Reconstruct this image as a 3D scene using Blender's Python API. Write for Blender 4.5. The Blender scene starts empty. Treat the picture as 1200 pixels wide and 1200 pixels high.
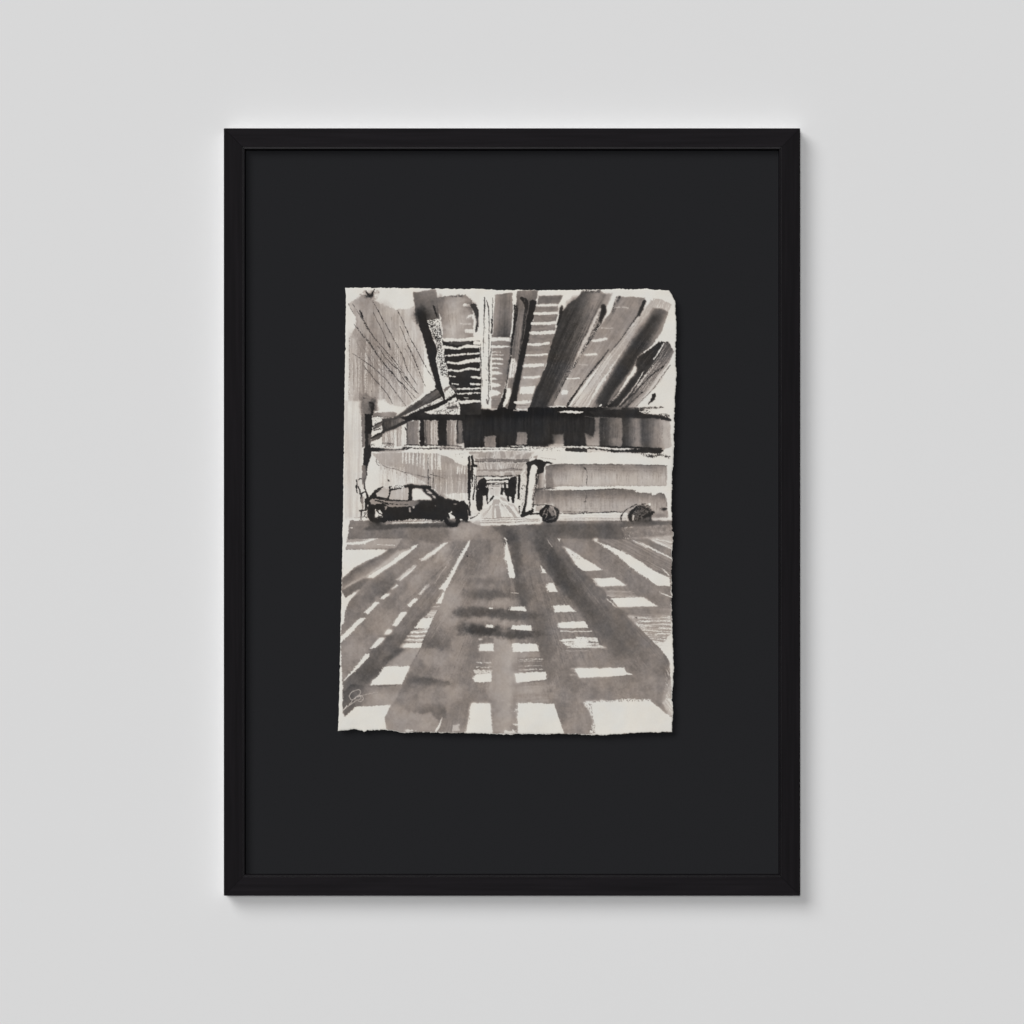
import bpy, bmesh, math, random
import numpy as np
from mathutils import Vector

# ---------------------------------------------------------------- camera, world, lamps, exposure
S = bpy.context.scene
COL = S.collection
DIST = 5.0                       # camera to wall, metres; the view is 1.2 m wide
cam = bpy.data.cameras.new('camera'); cam_o = bpy.data.objects.new('camera', cam); COL.objects.link(cam_o)
cam.sensor_width = 36; cam.lens = 36*DIST/1.2; cam.clip_start = .05; cam.clip_end = 200
HC = 1.5                         # height of the picture centre
cam_o.location = (0, -DIST, HC); cam_o.rotation_euler = (math.radians(90), 0, 0)
S.camera = cam_o
w = bpy.data.worlds.new('World'); S.world = w; w.use_nodes = True
bg = w.node_tree.nodes['Background']; bg.inputs[0].default_value = (1, 1, 1.02, 1); bg.inputs[1].default_value = .05
S.view_settings.view_transform = 'Standard'; S.view_settings.look = 'None'; S.view_settings.gamma = 1
S.view_settings.use_curve_mapping = False; S.view_settings.exposure = 0
S.render.engine = 'CYCLES'
S.cycles.use_denoising = True

def lamp(name, slope_x, slope_z, dist, size, watts, tint=(1, 1, 1)):
    """round soft lamp added far off, out of view, aimed at the picture; slopes are sideways and upward run per metre out from the wall"""
    d = Vector((slope_x, -1, slope_z)).normalized()
    l = bpy.data.lights.new(name, 'AREA'); l.shape = 'DISK'; l.size = size; l.energy = watts; l.color = tint
    o = bpy.data.objects.new(name, l); COL.objects.link(o)
    o.location = Vector((0, 0, HC))+d*dist
    o.rotation_euler = d.to_track_quat('Z', 'Y').to_euler()
    return o
lamp('key_lamp', -.68, .72, 80, 49.4, 38500)       # large soft key, added upper left for the wall shadow
lamp('fill_lamp', -.06, .10, 80, 13.3, 25800)       # added fill, behind and just above the camera

# ---------------------------------------------------------------- materials
def mat(name): 
    m = bpy.data.materials.new(name); m.use_nodes = True
    return m, m.node_tree.nodes, m.node_tree.links, m.node_tree.nodes['Principled BSDF']
def node(N, t, **k):
    n = N.new(t)
    for a, v in k.items(): setattr(n, a, v)
    return n

WALL = .80
def wall_material():
    m, N, L, P = mat('matt_wall_paint')
    P.inputs['Roughness'].default_value = .9; P.inputs['Specular IOR Level'].default_value = .1
    tc = node(N, 'ShaderNodeTexCoord'); a = node(N, 'ShaderNodeTexNoise'); a.inputs['Scale'].default_value = 2.2; a.inputs['Detail'].default_value = 3
    L.new(tc.outputs['Object'], a.inputs['Vector'])
    r = node(N, 'ShaderNodeValToRGB'); r.color_ramp.elements[0].color = (WALL*.998, WALL*.998, WALL*.999, 1); r.color_ramp.elements[1].color = (WALL*1.002, WALL*1.002, WALL*1.003, 1)
    L.new(a.outputs['Fac'], r.inputs[0]); L.new(r.outputs[0], P.inputs['Base Color'])
    b = node(N, 'ShaderNodeTexNoise'); b.inputs['Scale'].default_value = 420; b.inputs['Detail'].default_value = 3
    L.new(tc.outputs['Object'], b.inputs['Vector'])
    bu = node(N, 'ShaderNodeBump'); bu.inputs['Strength'].default_value = .06; bu.inputs['Distance'].default_value = .0006
    L.new(b.outputs['Fac'], bu.inputs['Height']); L.new(bu.outputs[0], P.inputs['Normal'])
    return m
def wood_material(name, axis, rough=.6, spec=.06, k=.86):
    """black stained, satin lacquered wood; grain runs along axis (0 = x, 2 = z)"""
    m, N, L, P = mat(name)
    tc = node(N, 'ShaderNodeTexCoord'); mp = node(N, 'ShaderNodeMapping')
    sc = [260, 260, 260]; sc[axis] = 9; mp.inputs['Scale'].default_value = sc
    L.new(tc.outputs['Object'], mp.inputs['Vector'])
    a = node(N, 'ShaderNodeTexNoise'); a.inputs['Scale'].default_value = 1; a.inputs['Detail'].default_value = 6; a.inputs['Roughness'].default_value = .65
    L.new(mp.outputs[0], a.inputs['Vector'])
    r = node(N, 'ShaderNodeValToRGB'); r.color_ramp.elements[0].position = .3; r.color_ramp.elements[1].position = .75
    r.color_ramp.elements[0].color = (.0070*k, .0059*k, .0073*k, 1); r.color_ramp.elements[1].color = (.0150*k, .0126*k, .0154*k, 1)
    L.new(a.outputs['Fac'], r.inputs[0]); L.new(r.outputs[0], P.inputs['Base Color'])
    P.inputs['Roughness'].default_value = rough; P.inputs['IOR'].default_value = 1.5; P.inputs['Specular IOR Level'].default_value = spec
    bu = node(N, 'ShaderNodeBump'); bu.inputs['Strength'].default_value = .2; bu.inputs['Distance'].default_value = .0004
    L.new(a.outputs['Fac'], bu.inputs['Height']); L.new(bu.outputs[0], P.inputs['Normal'])
    return m
def reflector_edge_material():  # reflector added on the unseen outer sides, throws a glow on the wall
    m, N, L, P = mat('added_reflector_edge')
    P.inputs['Base Color'].default_value = (.74, .74, .75, 1); P.inputs['Metallic'].default_value = 1; P.inputs['Roughness'].default_value = .13
    return m
def board_material():
    m, N, L, P = mat('black_mount_board')
    tc = node(N, 'ShaderNodeTexCoord'); a = node(N, 'ShaderNodeTexNoise'); a.inputs['Scale'].default_value = 900; a.inputs['Detail'].default_value = 3
    L.new(tc.outputs['Object'], a.inputs['Vector'])
    r = node(N, 'ShaderNodeValToRGB'); r.color_ramp.elements[0].position = .3; r.color_ramp.elements[1].position = .7
    r.color_ramp.elements[0].color = (.0160, .0162, .0180, 1); r.color_ramp.elements[1].color = (.0208, .0210, .0230, 1)
    L.new(a.outputs['Fac'], r.inputs[0]); L.new(r.outputs[0], P.inputs['Base Color'])
    P.inputs['Roughness'].default_value = .95; P.inputs['Specular IOR Level'].default_value = .08
    return m
def paper_material():
    m, N, L, P = mat('inked_rag_paper')
    at = node(N, 'ShaderNodeAttribute', attribute_name='ink'); L.new(at.outputs['Color'], P.inputs['Base Color'])
    P.inputs['Roughness'].default_value = .9; P.inputs['Specular IOR Level'].default_value = .1
    tc = node(N, 'ShaderNodeTexCoord'); b = node(N, 'ShaderNodeTexNoise'); b.inputs['Scale'].default_value = 700; b.inputs['Detail'].default_value = 4
    L.new(tc.outputs['Object'], b.inputs['Vector'])
    bu = node(N, 'ShaderNodeBump'); bu.inputs['Strength'].default_value = .18; bu.inputs['Distance'].default_value = .0005
    L.new(b.outputs['Fac'], bu.inputs['Height']); L.new(bu.outputs[0], P.inputs['Normal'])
    return m
def edge_material():
    m, N, L, P = mat('bare_rag_paper')
    P.inputs['Base Color'].default_value = (.80, .79, .75, 1); P.inputs['Roughness'].default_value = .95; P.inputs['Specular IOR Level'].default_value = .1
    return m

# ---------------------------------------------------------------- helpers
def obj(name, me, parent=None, mats=()):
    o = bpy.data.objects.new(name, me); COL.objects.link(o); o.parent = parent
    for m in mats: me.materials.append(m)
    return o
def from_bm(name, bm, parent, mats):
    me = bpy.data.meshes.new(name); bm.normal_update(); bm.to_mesh(me); bm.free()
    return obj(name, me, parent, mats)
def P2(px, py, d):
    """a place on the piece, d metres in front of the wall, from its reading in millimetres"""
    k = (DIST-DEPTH)/DIST*.001
    return Vector(((px-600)*k, -d, (600-py)*k))

# ---------------------------------------------------------------- wall
bm = bmesh.new()
v = [bm.verts.new(p) for p in ((-4, 0, -1.5), (4, 0, -1.5), (4, 0, 4.5), (-4, 0, 4.5), (-4, .12, -1.5), (4, .12, -1.5), (4, .12, 4.5), (-4, .12, 4.5))]
for f in ((0, 1, 2, 3), (5, 4, 7, 6), (4, 0, 3, 7), (1, 5, 6, 2), (3, 2, 6, 7), (4, 5, 1, 0)): bm.faces.new([v[i] for i in f])
wall = from_bm('wall', bm, None, [wall_material()]); wall['kind'] = 'structure'

# ---------------------------------------------------------------- the framed drawing
pic = bpy.data.objects.new('framed_drawing', None); COL.objects.link(pic); pic.location = (0, 0, HC); pic.empty_display_size = .2
pic['label'] = 'black wooden frame with a deckle edged ink street drawing on black mount board'
pic['category'] = 'framed picture'

DEPTH = .026                     # frame face in front of the wall
BACK = .0015                     # hung on bumpers, so the back stands just clear of the wall
WX, WZ = wood_material('black_stained_wood_across', 0), wood_material('black_stained_wood_upright_shaded', 2, k=.66)  # same wood; the side rails' shade is put into the upright colour
BX_, BZ_ = wood_material('black_bead_across', 0, .42, .2), wood_material('black_bead_upright_shaded', 2, .42, .12, .7)  # upright bead darkened likewise, shade in its colour
RFL = reflector_edge_material()
# profiles: (inset from the outer edge in mm, height above the wall)
PROF = [(0, BACK), (0, DEPTH-.0012), (.35, DEPTH-.0003), (1.2, DEPTH), (21.7, DEPTH), (22.0, DEPTH-.0007), (22.0, BACK)]
BEAD = [(22.05, DEPTH-.0102), (22.03, DEPTH-.0007), (22.5, DEPTH-.0007), (23.6, DEPTH-.0001), (23.9, DEPTH-.0001), (24.5, DEPTH-.0007), (24.9, DEPTH-.0016), (25.0, DEPTH-.0102)]
def corner(i, inset, d):
    """i = 0 top left, 1 top right, 2 bottom right, 3 bottom left"""
    x = 262.2+inset if i in (0, 3) else 937.8-inset
    y = 150.2+inset if i in (0, 1) else 1049.8-inset
    return P2(x, y, d)
def moulding(name, i, prof, parent, mats):
    a, b = i, (i+1) % 4
    bm = bmesh.new()
    ra = [bm.verts.new(corner(a, s, d)) for s, d in prof]; rb = [bm.verts.new(corner(b, s, d)) for s, d in prof]
    e = (rb[0].co-ra[0].co).normalized()*.00018        # hairline at the mitres
    for q in ra: q.co += e
    for q in rb: q.co -= e
    n = len(prof)
    for k in range(n):
        j = (k+1) % n
        f = bm.faces.new([ra[k], ra[j], rb[j], rb[k]])
        f.material_index = 1 if k == 0 and len(mats) > 1 else 0
    bm.faces.new(list(reversed(ra))); bm.faces.new(rb)
    bmesh.ops.recalc_face_normals(bm, faces=bm.faces)
    return from_bm(name, bm, parent, mats)
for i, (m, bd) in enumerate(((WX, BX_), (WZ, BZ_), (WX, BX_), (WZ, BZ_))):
    r = moulding('frame_rail', i, PROF, pic, [m, RFL])
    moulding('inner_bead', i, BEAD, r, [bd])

MAT_D = DEPTH-.0104
bm = bmesh.new()
vs = [bm.verts.new(P2(x, y, d)) for d in (MAT_D, MAT_D-.006) for x, y in ((284.3, 172.3), (915.7, 172.3), (915.7, 1027.7), (284.3, 1027.7))]
for f in ((3, 2, 1, 0), (4, 5, 6, 7), (0, 1, 5, 4), (1, 2, 6, 5), (2, 3, 7, 6), (3, 0, 4, 7)): bm.faces.new([vs[k] for k in f])
bmesh.ops.recalc_face_normals(bm, faces=bm.faces)
from_bm('mount_board', bm, pic, [board_material()])

# ---------------------------------------------------------------- ink painter
# The drawing is brushed stroke by stroke on a numpy sheet, in millimetres of the framed piece.
import numpy as np
PX0, PY0, PW, PH, PS = 392.0, 332.0, 404, 534, 3
NW, NH = PW*PS, PH*PS
rng = np.random.RandomState(7)
XX, YY = np.meshgrid(PX0+(np.arange(NW)+.5)/PS, PY0+(np.arange(NH)+.5)/PS)
XX = XX.astype(np.float32); YY = YY.astype(np.float32)
TAB = rng.rand(512, 512).astype(np.float32)

def samp(u, v):
    """smooth random field, 0..1, one knot per unit"""
    iu = np.floor(u).astype(np.int32); iv = np.floor(v).astype(np.int32)
    fu = u-iu; fv = v-iv
    fu = fu*fu*(3-2*fu); fv = fv*fv*(3-2*fv)
    a = TAB[iv & 511, iu & 511]; b = TAB[iv & 511, (iu+1) & 511]
    c = TAB[(iv+1) & 511, iu & 511]; d = TAB[(iv+1) & 511, (iu+1) & 511]
    return (a+(b-a)*fu)*(1-fv)+(c+(d-c)*fu)*fv

def nz(x, y, s, o=0):
    """fractal noise about 0, size s"""
    return (samp(x/s+o*17.3, y/s+o*9.1)-.5)+.5*(samp(x/s*2.1+o*5.7+40, y/s*2.1+90)-.5)+.25*(samp(x/s*4.3+7, y/s*4.3+o*3.3)-.5)

MOT = (nz(XX, YY, 22, 1)*.8+nz(XX, YY, 6, 2)*.55).astype(np.float32)      # cloudy wash
GRN = (nz(XX, YY, 1.1, 3)*.7+nz(XX, YY, .55, 4)*.8).astype(np.float32)    # paper tooth
GRN2 = nz(XX, YY, .8, 5).astype(np.float32)
CV = (214+2.5*nz(XX, YY, 30, 6)+3.5*GRN).astype(np.float32)

class View:
    def __init__(s, x0, y0, k): s.x0, s.y0, s.k = x0, y0, k
    def __call__(s, *p):
        p = np.array(p, float).reshape(-1, 2)
        return np.stack([s.x0+p[:, 0]/s.k, s.y0+p[:, 1]/s.k], 1)
K5, K11 = 1200/210., 1200/105.
R1 = View(390, 605, 969/210.); R2 = View(585, 605, 969/210.)
A = View(390, 330, K5); B = View(590, 330, K5); C = View(390, 470, K5); D = View(590, 470, K5)
E = View(390, 610, K5); F = View(590, 610, K5); G = View(390, 720, K5); H = View(590, 720, K5)
T1 = View(400, 545, K11); T2 = View(480, 545, K11); T3 = View(540, 510, K11); T4 = View(540, 545, K11)
T5 = View(400, 460, K11); T6 = View(490, 460, K11); T7 = View(610, 530, K11); T8 = View(700, 560, K11)

def win(p, m):
    x0 = int(max(0, np.floor((p[:, 0].min()-m-PX0)*PS))); x1 = int(min(NW, np.ceil((p[:, 0].max()+m-PX0)*PS)))
    y0 = int(max(0, np.floor((p[:, 1].min()-m-PY0)*PS))); y1 = int(min(NH, np.ceil((p[:, 1].max()+m-PY0)*PS)))
    if x1 <= x0 or y1 <= y0: return None
    return slice(y0, y1), slice(x0, x1)

def sdf(p, X, Y):
    """signed distance, + inside"""
    d = np.full(X.shape, 1e9, np.float32); ins = np.zeros(X.shape, bool)
    n = len(p)
    for i in range(n):
        ax, ay = p[i]; bx, by = p[(i+1) % n]
        ex, ey = bx-ax, by-ay; L = ex*ex+ey*ey+1e-12
        t = np.clip(((X-ax)*ex+(Y-ay)*ey)/L, 0, 1)
        d = np.minimum(d, (X-ax-t*ex)**2+(Y-ay-t*ey)**2)
        if ay != by:
            c = ((ay > Y) != (by > Y)) & (X < (bx-ax)*(Y-ay)/(by-ay)+ax)
            ins ^= c
    d = np.sqrt(d)
    return np.where(ins, d, -d)

def curve(p, closed=False, k=4):
    """the same points joined by a smooth hand-drawn curve"""
    p = np.asarray(p, float); n = len(p)
    if n < 3: return p
    if closed: q = np.concatenate([p[-1:], p, p[:2]])
    else: q = np.concatenate([2*p[:1]-p[1:2], p, 2*p[-1:]-p[-2:-1]])
    o = []
    for i in range(len(q)-3):
        a, b, c, d = q[i:i+4]
        for t in np.arange(k)/k:
            o.append(.5*(2*b+(c-a)*t+(2*a-5*b+4*c-d)*t*t+(3*b-a-3*c+d)*t**3))
    if not closed: o.append(p[-1])
    return np.array(o)

def ring(c, rx, ry, n=14, w=.06):
    t = np.arange(n)*2*np.pi/n; c = np.ravel(c)
    return np.stack([c[0]+rx*np.cos(t)*(1+w*rng.randn(n)), c[1]+ry*np.sin(t)*(1+w*rng.randn(n))], 1)

def ss(a, b, x):
    t = np.clip((x-a)/(b-a+1e-9), 0, 1); return t*t*(3-2*t)

def comp(w, m, tone, op, mode):
    c = CV[w]; m = np.clip(m*op, 0, 1)
    if mode == 'mul': tone = c*tone/214.
    elif mode == 'dark': tone = np.minimum(c, tone)
    elif mode == 'light': tone = np.maximum(c, tone)
    CV[w] = c+(tone-c)*m

def fill(p, tone=140, op=1, jit=.5, js=2.2, soft=.35, mot=9, grn=5, ed=0, grad=None, grad2=None, st=None, dry=None, mode='over', o=0, sm=0, gw=.05):
    """wash: polygon p; grad=(a,b,[(t,tone)..]); grad2 adds; st=(ang,amp,long,across) bristle streaks; dry=(ang,amount,long,across)"""
    p = curve(p, True) if sm else np.asarray(p, float); w = win(p, soft+jit+1)
    if w is None: return
    X, Y = XX[w], YY[w]
    d = sdf(p, X, Y)+jit*1.6*nz(X, Y, js, o+11)+jit*.5*GRN[w]*1.5
    m = ss(-soft, soft, d)
    t = np.full(X.shape, float(tone), np.float32)
    for k, g in enumerate((grad, grad2)):
        if g is None: continue
        a, b, stops = g; a = np.ravel(a); b = np.ravel(b)
        ex, ey = b[0]-a[0], b[1]-a[1]; L = ex*ex+ey*ey
        q = ((X-a[0])*ex+(Y-a[1])*ey)/L+gw*nz(X, Y, 9, o+3)
        v = np.interp(q, [s_[0] for s_ in stops], [s_[1] for s_ in stops])
        t = v if k == 0 and grad is not None else t+v
    t = t+mot*MOT[w]*1.3+grn*GRN[w]
    if st:
        ca, sa = np.cos(np.radians(st[0])), np.sin(np.radians(st[0]))
        u = X*ca+Y*sa; v = -X*sa+Y*ca
        t = t+st[1]*2.7*((samp(u/st[2]+o, v/st[3])-.5)+.6*(samp(u/st[2]*1.7, v/st[3]*2.3+o)-.5))
    if ed: t = t-ed*np.exp(-np.maximum(d, 0)/1.1)
    if dry:
        ca, sa = np.cos(np.radians(dry[0])), np.sin(np.radians(dry[0]))
        u = X*ca+Y*sa; v = -X*sa+Y*ca
        s_ = .6*samp(u/dry[2]+3+o, v/dry[3])+.25*samp(u/dry[2]*2, v/dry[3]*2.2+o)+.25*(GRN[w]+.5)
        m = m*ss(dry[1]-.06, dry[1]+.08, s_)
    comp(w, m, t, op, mode)

def stroke(p, wd, tone=40, op=1, jit=.25, js=1.2, soft=.3, grn=4, brk=0, st=0, mode='dark', cap=True, o=0, rag=0):
    """ink line along p; wd = width or list; brk breaks it on the paper tooth; st bristle streaks; rag frays the end"""
    p = np.asarray(p, float); n = len(p)
    wd = np.full(n, wd, float) if np.isscalar(wd) else np.interp(np.linspace(0, 1, n), np.linspace(0, 1, len(wd)), wd)
    if n > 2: p = curve(p); wd = np.interp(np.linspace(0, 1, len(p)), np.linspace(0, 1, n), wd); n = len(p)
    w = win(p, wd.max()/2+jit+1)
    if w is None: return
    X, Y = XX[w], YY[w]
    best = np.full(X.shape, -1e9, np.float32); U = np.zeros(X.shape, np.float32); V = np.zeros(X.shape, np.float32)
    acc = 0
    for i in range(n-1):
        ax, ay = p[i]; ex, ey = p[i+1]-p[i]; L = np.hypot(ex, ey)+1e-9
        t = np.clip(((X-ax)*ex+(Y-ay)*ey)/L**2, 0, 1)
        r = (wd[i]+(wd[i+1]-wd[i])*t)/2
        q = r-np.hypot(X-ax-t*ex, Y-ay-t*ey)
        k = q > best
        best = np.where(k, q, best); U = np.where(k, acc+t*L, U)
        V = np.where(k, (-(X-ax)*ey+(Y-ay)*ex)/L, V); acc += L
    d = best+jit*1.6*nz(X, Y, js, o+21)+jit*GRN[w]*.8
    m = ss(-soft, soft, d)
    if brk: m = m*ss(brk-.1, brk+.1, GRN2[w]+.5+.25*nz(X, Y, 5, o+8))
    if st: m = m*ss(st-.08, st+.1, .7*samp(U/14+o, V/.55)+.3*samp(U/5, V/.3+o)+.25*GRN[w])
    if rag: m = m*ss(rag-.08, rag+.1, samp(U/12+o*3, V/.6)*.7+.3*(GRN2[w]+.5)+(1-U/acc)*.9)
    comp(w, m, tone+grn*GRN[w]+2*MOT[w], op, mode)

def blob(c, rx, ry, tone, op=1, rot=0, rough=.5, mode='dark', o=0):
    c = np.ravel(c); w = win(np.array([c]), max(rx, ry)*2.2)
    if w is None: return
    X, Y = XX[w]-c[0], YY[w]-c[1]
    ca, sa = np.cos(np.radians(rot)), np.sin(np.radians(rot))
    q = np.hypot((X*ca+Y*sa)/rx, (-X*sa+Y*ca)/ry)
    q = q+rough*nz(XX[w], YY[w], max(2., min(rx, ry)*.9), o+31)+.15*GRN[w]
    comp(w, 1-ss(.25, 1.5, q), tone+4*GRN[w], op, mode)

def specks(p, tone=45, dens=.5, o=0, op=1, mode='dark'):
    """dry ink caught on the paper tooth inside polygon p"""
    p = np.asarray(p, float); w = win(p, 1)
    X, Y = XX[w], YY[w]
    m = ss(-.4, .6, sdf(p, X, Y))*ss(-.03, .1, nz(X, Y, 1.05, o+41)*.75+GRN2[w]*.5+dens-.5)
    comp(w, m, tone, op, mode)

def hatch(a, b, n, wd, tone, op=.6, brk=.35, mode='dark', lo=0., hi=1., j=.04):
    """n fine dry lines swept from guide line a to guide line b (both arrays of 2 points)"""
    a, b = np.asarray(a, float), np.asarray(b, float)
    for t in np.linspace(0, 1, n)+rng.randn(n)*j:
        l = a+(b-a)*np.clip(t, 0, 1); u0 = lo+rng.rand()*.35; u1 = hi-rng.rand()*.35
        q = np.array([l[0]+(l[1]-l[0])*u for u in (u0, (u0+u1)/2, u1)])+rng.randn(3, 2)*.15
        stroke(q, [wd*.4, wd*(.7+.7*rng.rand()), wd*.4], tone, op=op*(.6+.6*rng.rand()), brk=brk, jit=.15, mode=mode)

def white(p, tone=215, jit=.4, soft=.25, **k):
    p = np.asarray(p, float); q = np.ptp(p, axis=0)
    if p[:, 1].mean() > 618 and q[0] > 6 and k.get('op', 1) == 1:      # dry bristles leave a frayed rim
        specks(p+[-1.7, .2], 212, .38, mode='light', op=.9); specks(p+[1.3, 0], 212, .3, o=5, mode='light', op=.8); specks(p+[0, -1.1], 212, .34, o=9, mode='light', op=.8)
    fill(p, tone, jit=jit, soft=soft, mot=2, grn=3, **k)
def wline(p, wd, tone=213, **k):
    stroke(p, wd, tone, mode='light', grn=3, **k)
def wcol(v, y0, y1, xs, wd, tone=205, **k):
    for x in xs: wline(v(x, y0+rng.rand()*6, x+rng.randn()*1.5, y1-rng.rand()*10), wd*(.6+.8*rng.rand()), tone, st=.25, **k)

# ---------------------------------------------------------------- upper left: washed facade
fill(A(105,150, 200,90, 260,120, 420,190, 540,170, 570,280, 600,350, 612,500, 608,745, 500,838, 430,840, 300,790, 290,900, 110,900, 112,400, 125,350, 155,300, 150,240), 170, jit=1, soft=.8,
     grad=(A(110,500), A(610,500), [(0,170),(.12,150),(.3,140),(.5,158),(.72,174),(.9,186),(1,194)]), grad2=(A(300,120), A(300,880), [(0,18),(.25,4),(.5,-8),(.7,0),(1,14)]), st=(88,9,26,2.2), mot=14)
fill(A(112,350, 165,310, 320,420, 340,640, 230,680, 160,640, 118,560), 140, op=.45, jit=2, soft=5, st=(88,8,20,2))
fill(A(112,380, 160,380, 165,700, 112,860), 196, op=.5, jit=1, soft=1.5, st=(90,14,20,.8))
blob(A(210,140), 8, 9, 140, .7); blob(A(300,160), 14, 7, 172, .6)
blob(A(248,92), 8, 5, 60, .8, rough=1.2)
stroke(A(222,66, 244,96, 262,88, 278,52), [1.5,3,3,1.2], 42, jit=.7); stroke(A(200,96, 240,100), [.8,2.5], 60, jit=.6, op=.8)
blob(A(400,110), 16, 8, 208, .6, mode='light')
hatch(A(125,380, 125,860), A(600,300, 600,800), 46, .5, 120, .5, .3, lo=.0); hatch(A(130,360, 130,860), A(600,260, 600,800), 44, .9, 208, .7, .3, 'light')
hatch(A(150,330, 480,860), A(420,200, 650,690), 12, .4, 70, .6, .36); hatch(A(120,300, 330,800), A(160,210, 560,790), 8, .4, 66, .7, .36)
white(A(600,380, 640,470, 690,650, 705,700, 612,752, 606,620, 616,520), jit=.8, soft=.8)
white(A(300,800, 345,790, 380,850, 430,830, 430,870, 300,876), jit=1.2, soft=1, op=.9); white(A(400,830, 460,830, 440,880, 380,880), jit=1, soft=.8, op=.5)
for y in (640,700,760): wline(A(310,y, 325,y+110), .9, 200, st=.3, op=.7)
# pen lines raking down to the right
LN = [(130,150,200,255,270,370,420,540,570,752), (140,285,240,400,350,560,470,690,560,785), (190,225,235,305,282,385), (272,205,340,350,385,455),
      (265,130,330,240,400,370,460,480,500,590,565,692), (428,195,470,260,510,360,570,470,612,552,680,664), (392,238,398,262), (450,300,500,420,560,560,620,704),
      (132,482,250,560,350,650,430,750,492,838), (198,550,260,630,370,760,400,820), (350,470,400,540,452,604), (162,312,250,425,330,530,440,660,540,800), (300,430,380,540,460,610,520,690), (105,150,140,220), (255,720,262,735), (420,560,480,660,560,740)]
for i, l in enumerate(LN):
    stroke(A(*l), [.5,.95,.75,.9,.5], 44, jit=.12, brk=.31, o=i)
stroke(A(180,196, 190,215, 202,246), [1.6,2.4,1.2], 44, jit=.5)
stroke(A(376,410, 384,455), [1.2,1.4,.6], 55, jit=.3, brk=.3); stroke(A(370,585, 520,560), .3, 150, brk=.3)
stroke(A(430,190, 445,215), [.4,1,.4], 60)
stroke(A(112,380, 112,640), .9, 110, brk=.42); stroke(A(108,640, 106,860), .7, 140, brk=.45)
blob(A(232,840), 9, 13, 96, .85, rough=.9); blob(A(260,880), 6, 9, 60, .6, rough=.9); specks(A(195,770, 290,770, 285,900, 190,900), 60, .3)
white(A(300,745, 340,740, 330,800, 300,800), 200, jit=1, soft=1.5, op=.5)
# dark wash with the black girder running down out of it
fill(A(540,72, 690,50, 702,110, 712,250, 640,260, 560,285, 548,170), 100, jit=.5, ed=18, grad=(A(600,60), A(620,280), [(0,122),(.4,96),(1,82)]), grad2=(A(545,150), A(700,150), [(0,-10),(.5,0),(1,14)]), mot=14)
blob(A(600,230), 11, 10, 70, .8)
fill(A(548,190, 600,190, 620,470, 590,430, 560,300), 170, op=.35, jit=1, soft=2, st=(85,10,15,1))
blob(A(585,215), 7, 9, 48, .9, rough=.9)
fill(A(568,205, 600,196, 624,230, 665,360, 702,468, 690,515, 706,590, 722,640, 752,795, 738,808, 690,690, 650,560, 612,400, 578,290), 40, jit=.6, js=1.5, soft=.6, mot=3)
blob(A(590,225), 8, 8, 42, .8); stroke(A(676,162, 686,200, 697,238), [1.4,2.4,1.2], 42, jit=.5)
white(A(632,262, 700,250, 742,380, 762,560, 785,690, 730,700, 706,600, 690,515, 704,470, 668,360), jit=.5)
specks(A(625,255, 712,245, 742,400, 765,560, 770,640, 730,640, 700,560, 704,470, 668,360), 40, .4); specks(A(650,262, 690,262, 735,480, 700,440), 40, .42, o=4); stroke(A(655,275, 700,430, 730,600), [1,1.6,1], 42, jit=.6, brk=.52); stroke(A(715,300, 745,450, 765,640), [.8,1.2,.8], 42, jit=.4, brk=.48)
# middle wash block
fill(A(697,108, 800,92, 882,88, 932,122, 944,378, 900,402, 842,392, 740,386, 734,300, 712,205), 150, jit=.7, ed=10, grad=(A(700,200), A(940,200), [(0,132),(.2,150),(.45,176),(.7,165),(1,140)]), grad2=(A(800,100), A(800,390), [(0,-22),(.3,-4),(.7,10),(1,-2)]), mot=20)
stroke(A(785,100, 840,94, 880,98), [1,3,3.5], 84, jit=.9, brk=.42); blob(A(905,150), 6, 8, 120, .5)
blob(A(720,160), 5, 10, 108, .6)
for l, t in (((880,155,932,163),3), ((903,240,930,225,938,245),2.4), ((850,281,925,285),.8), ((895,330,950,332),4.2), ((895,388,960,380),4.5), ((740,384,860,386,900,392),2.2)):
    wline(A(*l), t, 212, jit=.7)
stroke(A(940,160, 962,200, 970,240), [6,6.5,5], 50, jit=.9, op=.95); stroke(A(972,225, 966,290, 962,335), [4.5,3.2,1.6], 46, jit=.8); blob(A(930,170), 5, 6, 90, .5)
hatch(A(700,120, 740,380), A(930,130, 940,380), 14, .5, 110, .4, .33)
# black ladder of sleepers
fill(A(736,402, 985,396, 996,500, 992,830, 842,835, 812,740, 780,690, 762,560, 742,440), 43, jit=.5, mot=4)
LAD = [((742,390, 860,388, 960,378, 985,380),[1.8,2.2,4.5,4]), ((740,438, 840,447, 900,432, 990,437),[3.4,2.2,4,3]), ((757,494, 830,494, 900,484, 992,484),[1.6,2.2,1.8,2]),
       ((766,540, 840,546, 905,535, 992,522),[2,3,4,4.5]), ((772,592, 850,596, 910,582, 980,588),[2.2,2,2.4,2.2]), ((930,640, 980,642),[2.4,3]), ((782,634, 824,636),[1,1]),
       ((800,684, 842,690),[1.2,1.6]), ((928,686, 985,688),[2.4,2]), ((812,720, 900,718, 988,716),[1.6,2,1.8]), ((824,753, 900,748, 985,746),[1.4,1.8,1.2]), ((850,806, 920,802, 986,800),[2.2,3.4,2.4]), ((948,410, 985,412),[4,4]), ((880,778,905,777),[.7,.9])]
for i, (l, wd_) in enumerate(LAD): wline(A(*l), wd_, 214, jit=.55, js=2, o=i)
fill(A(775,402, 900,398, 930,415, 880,425, 780,418), 96, op=.45, jit=.8, soft=1)
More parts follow.
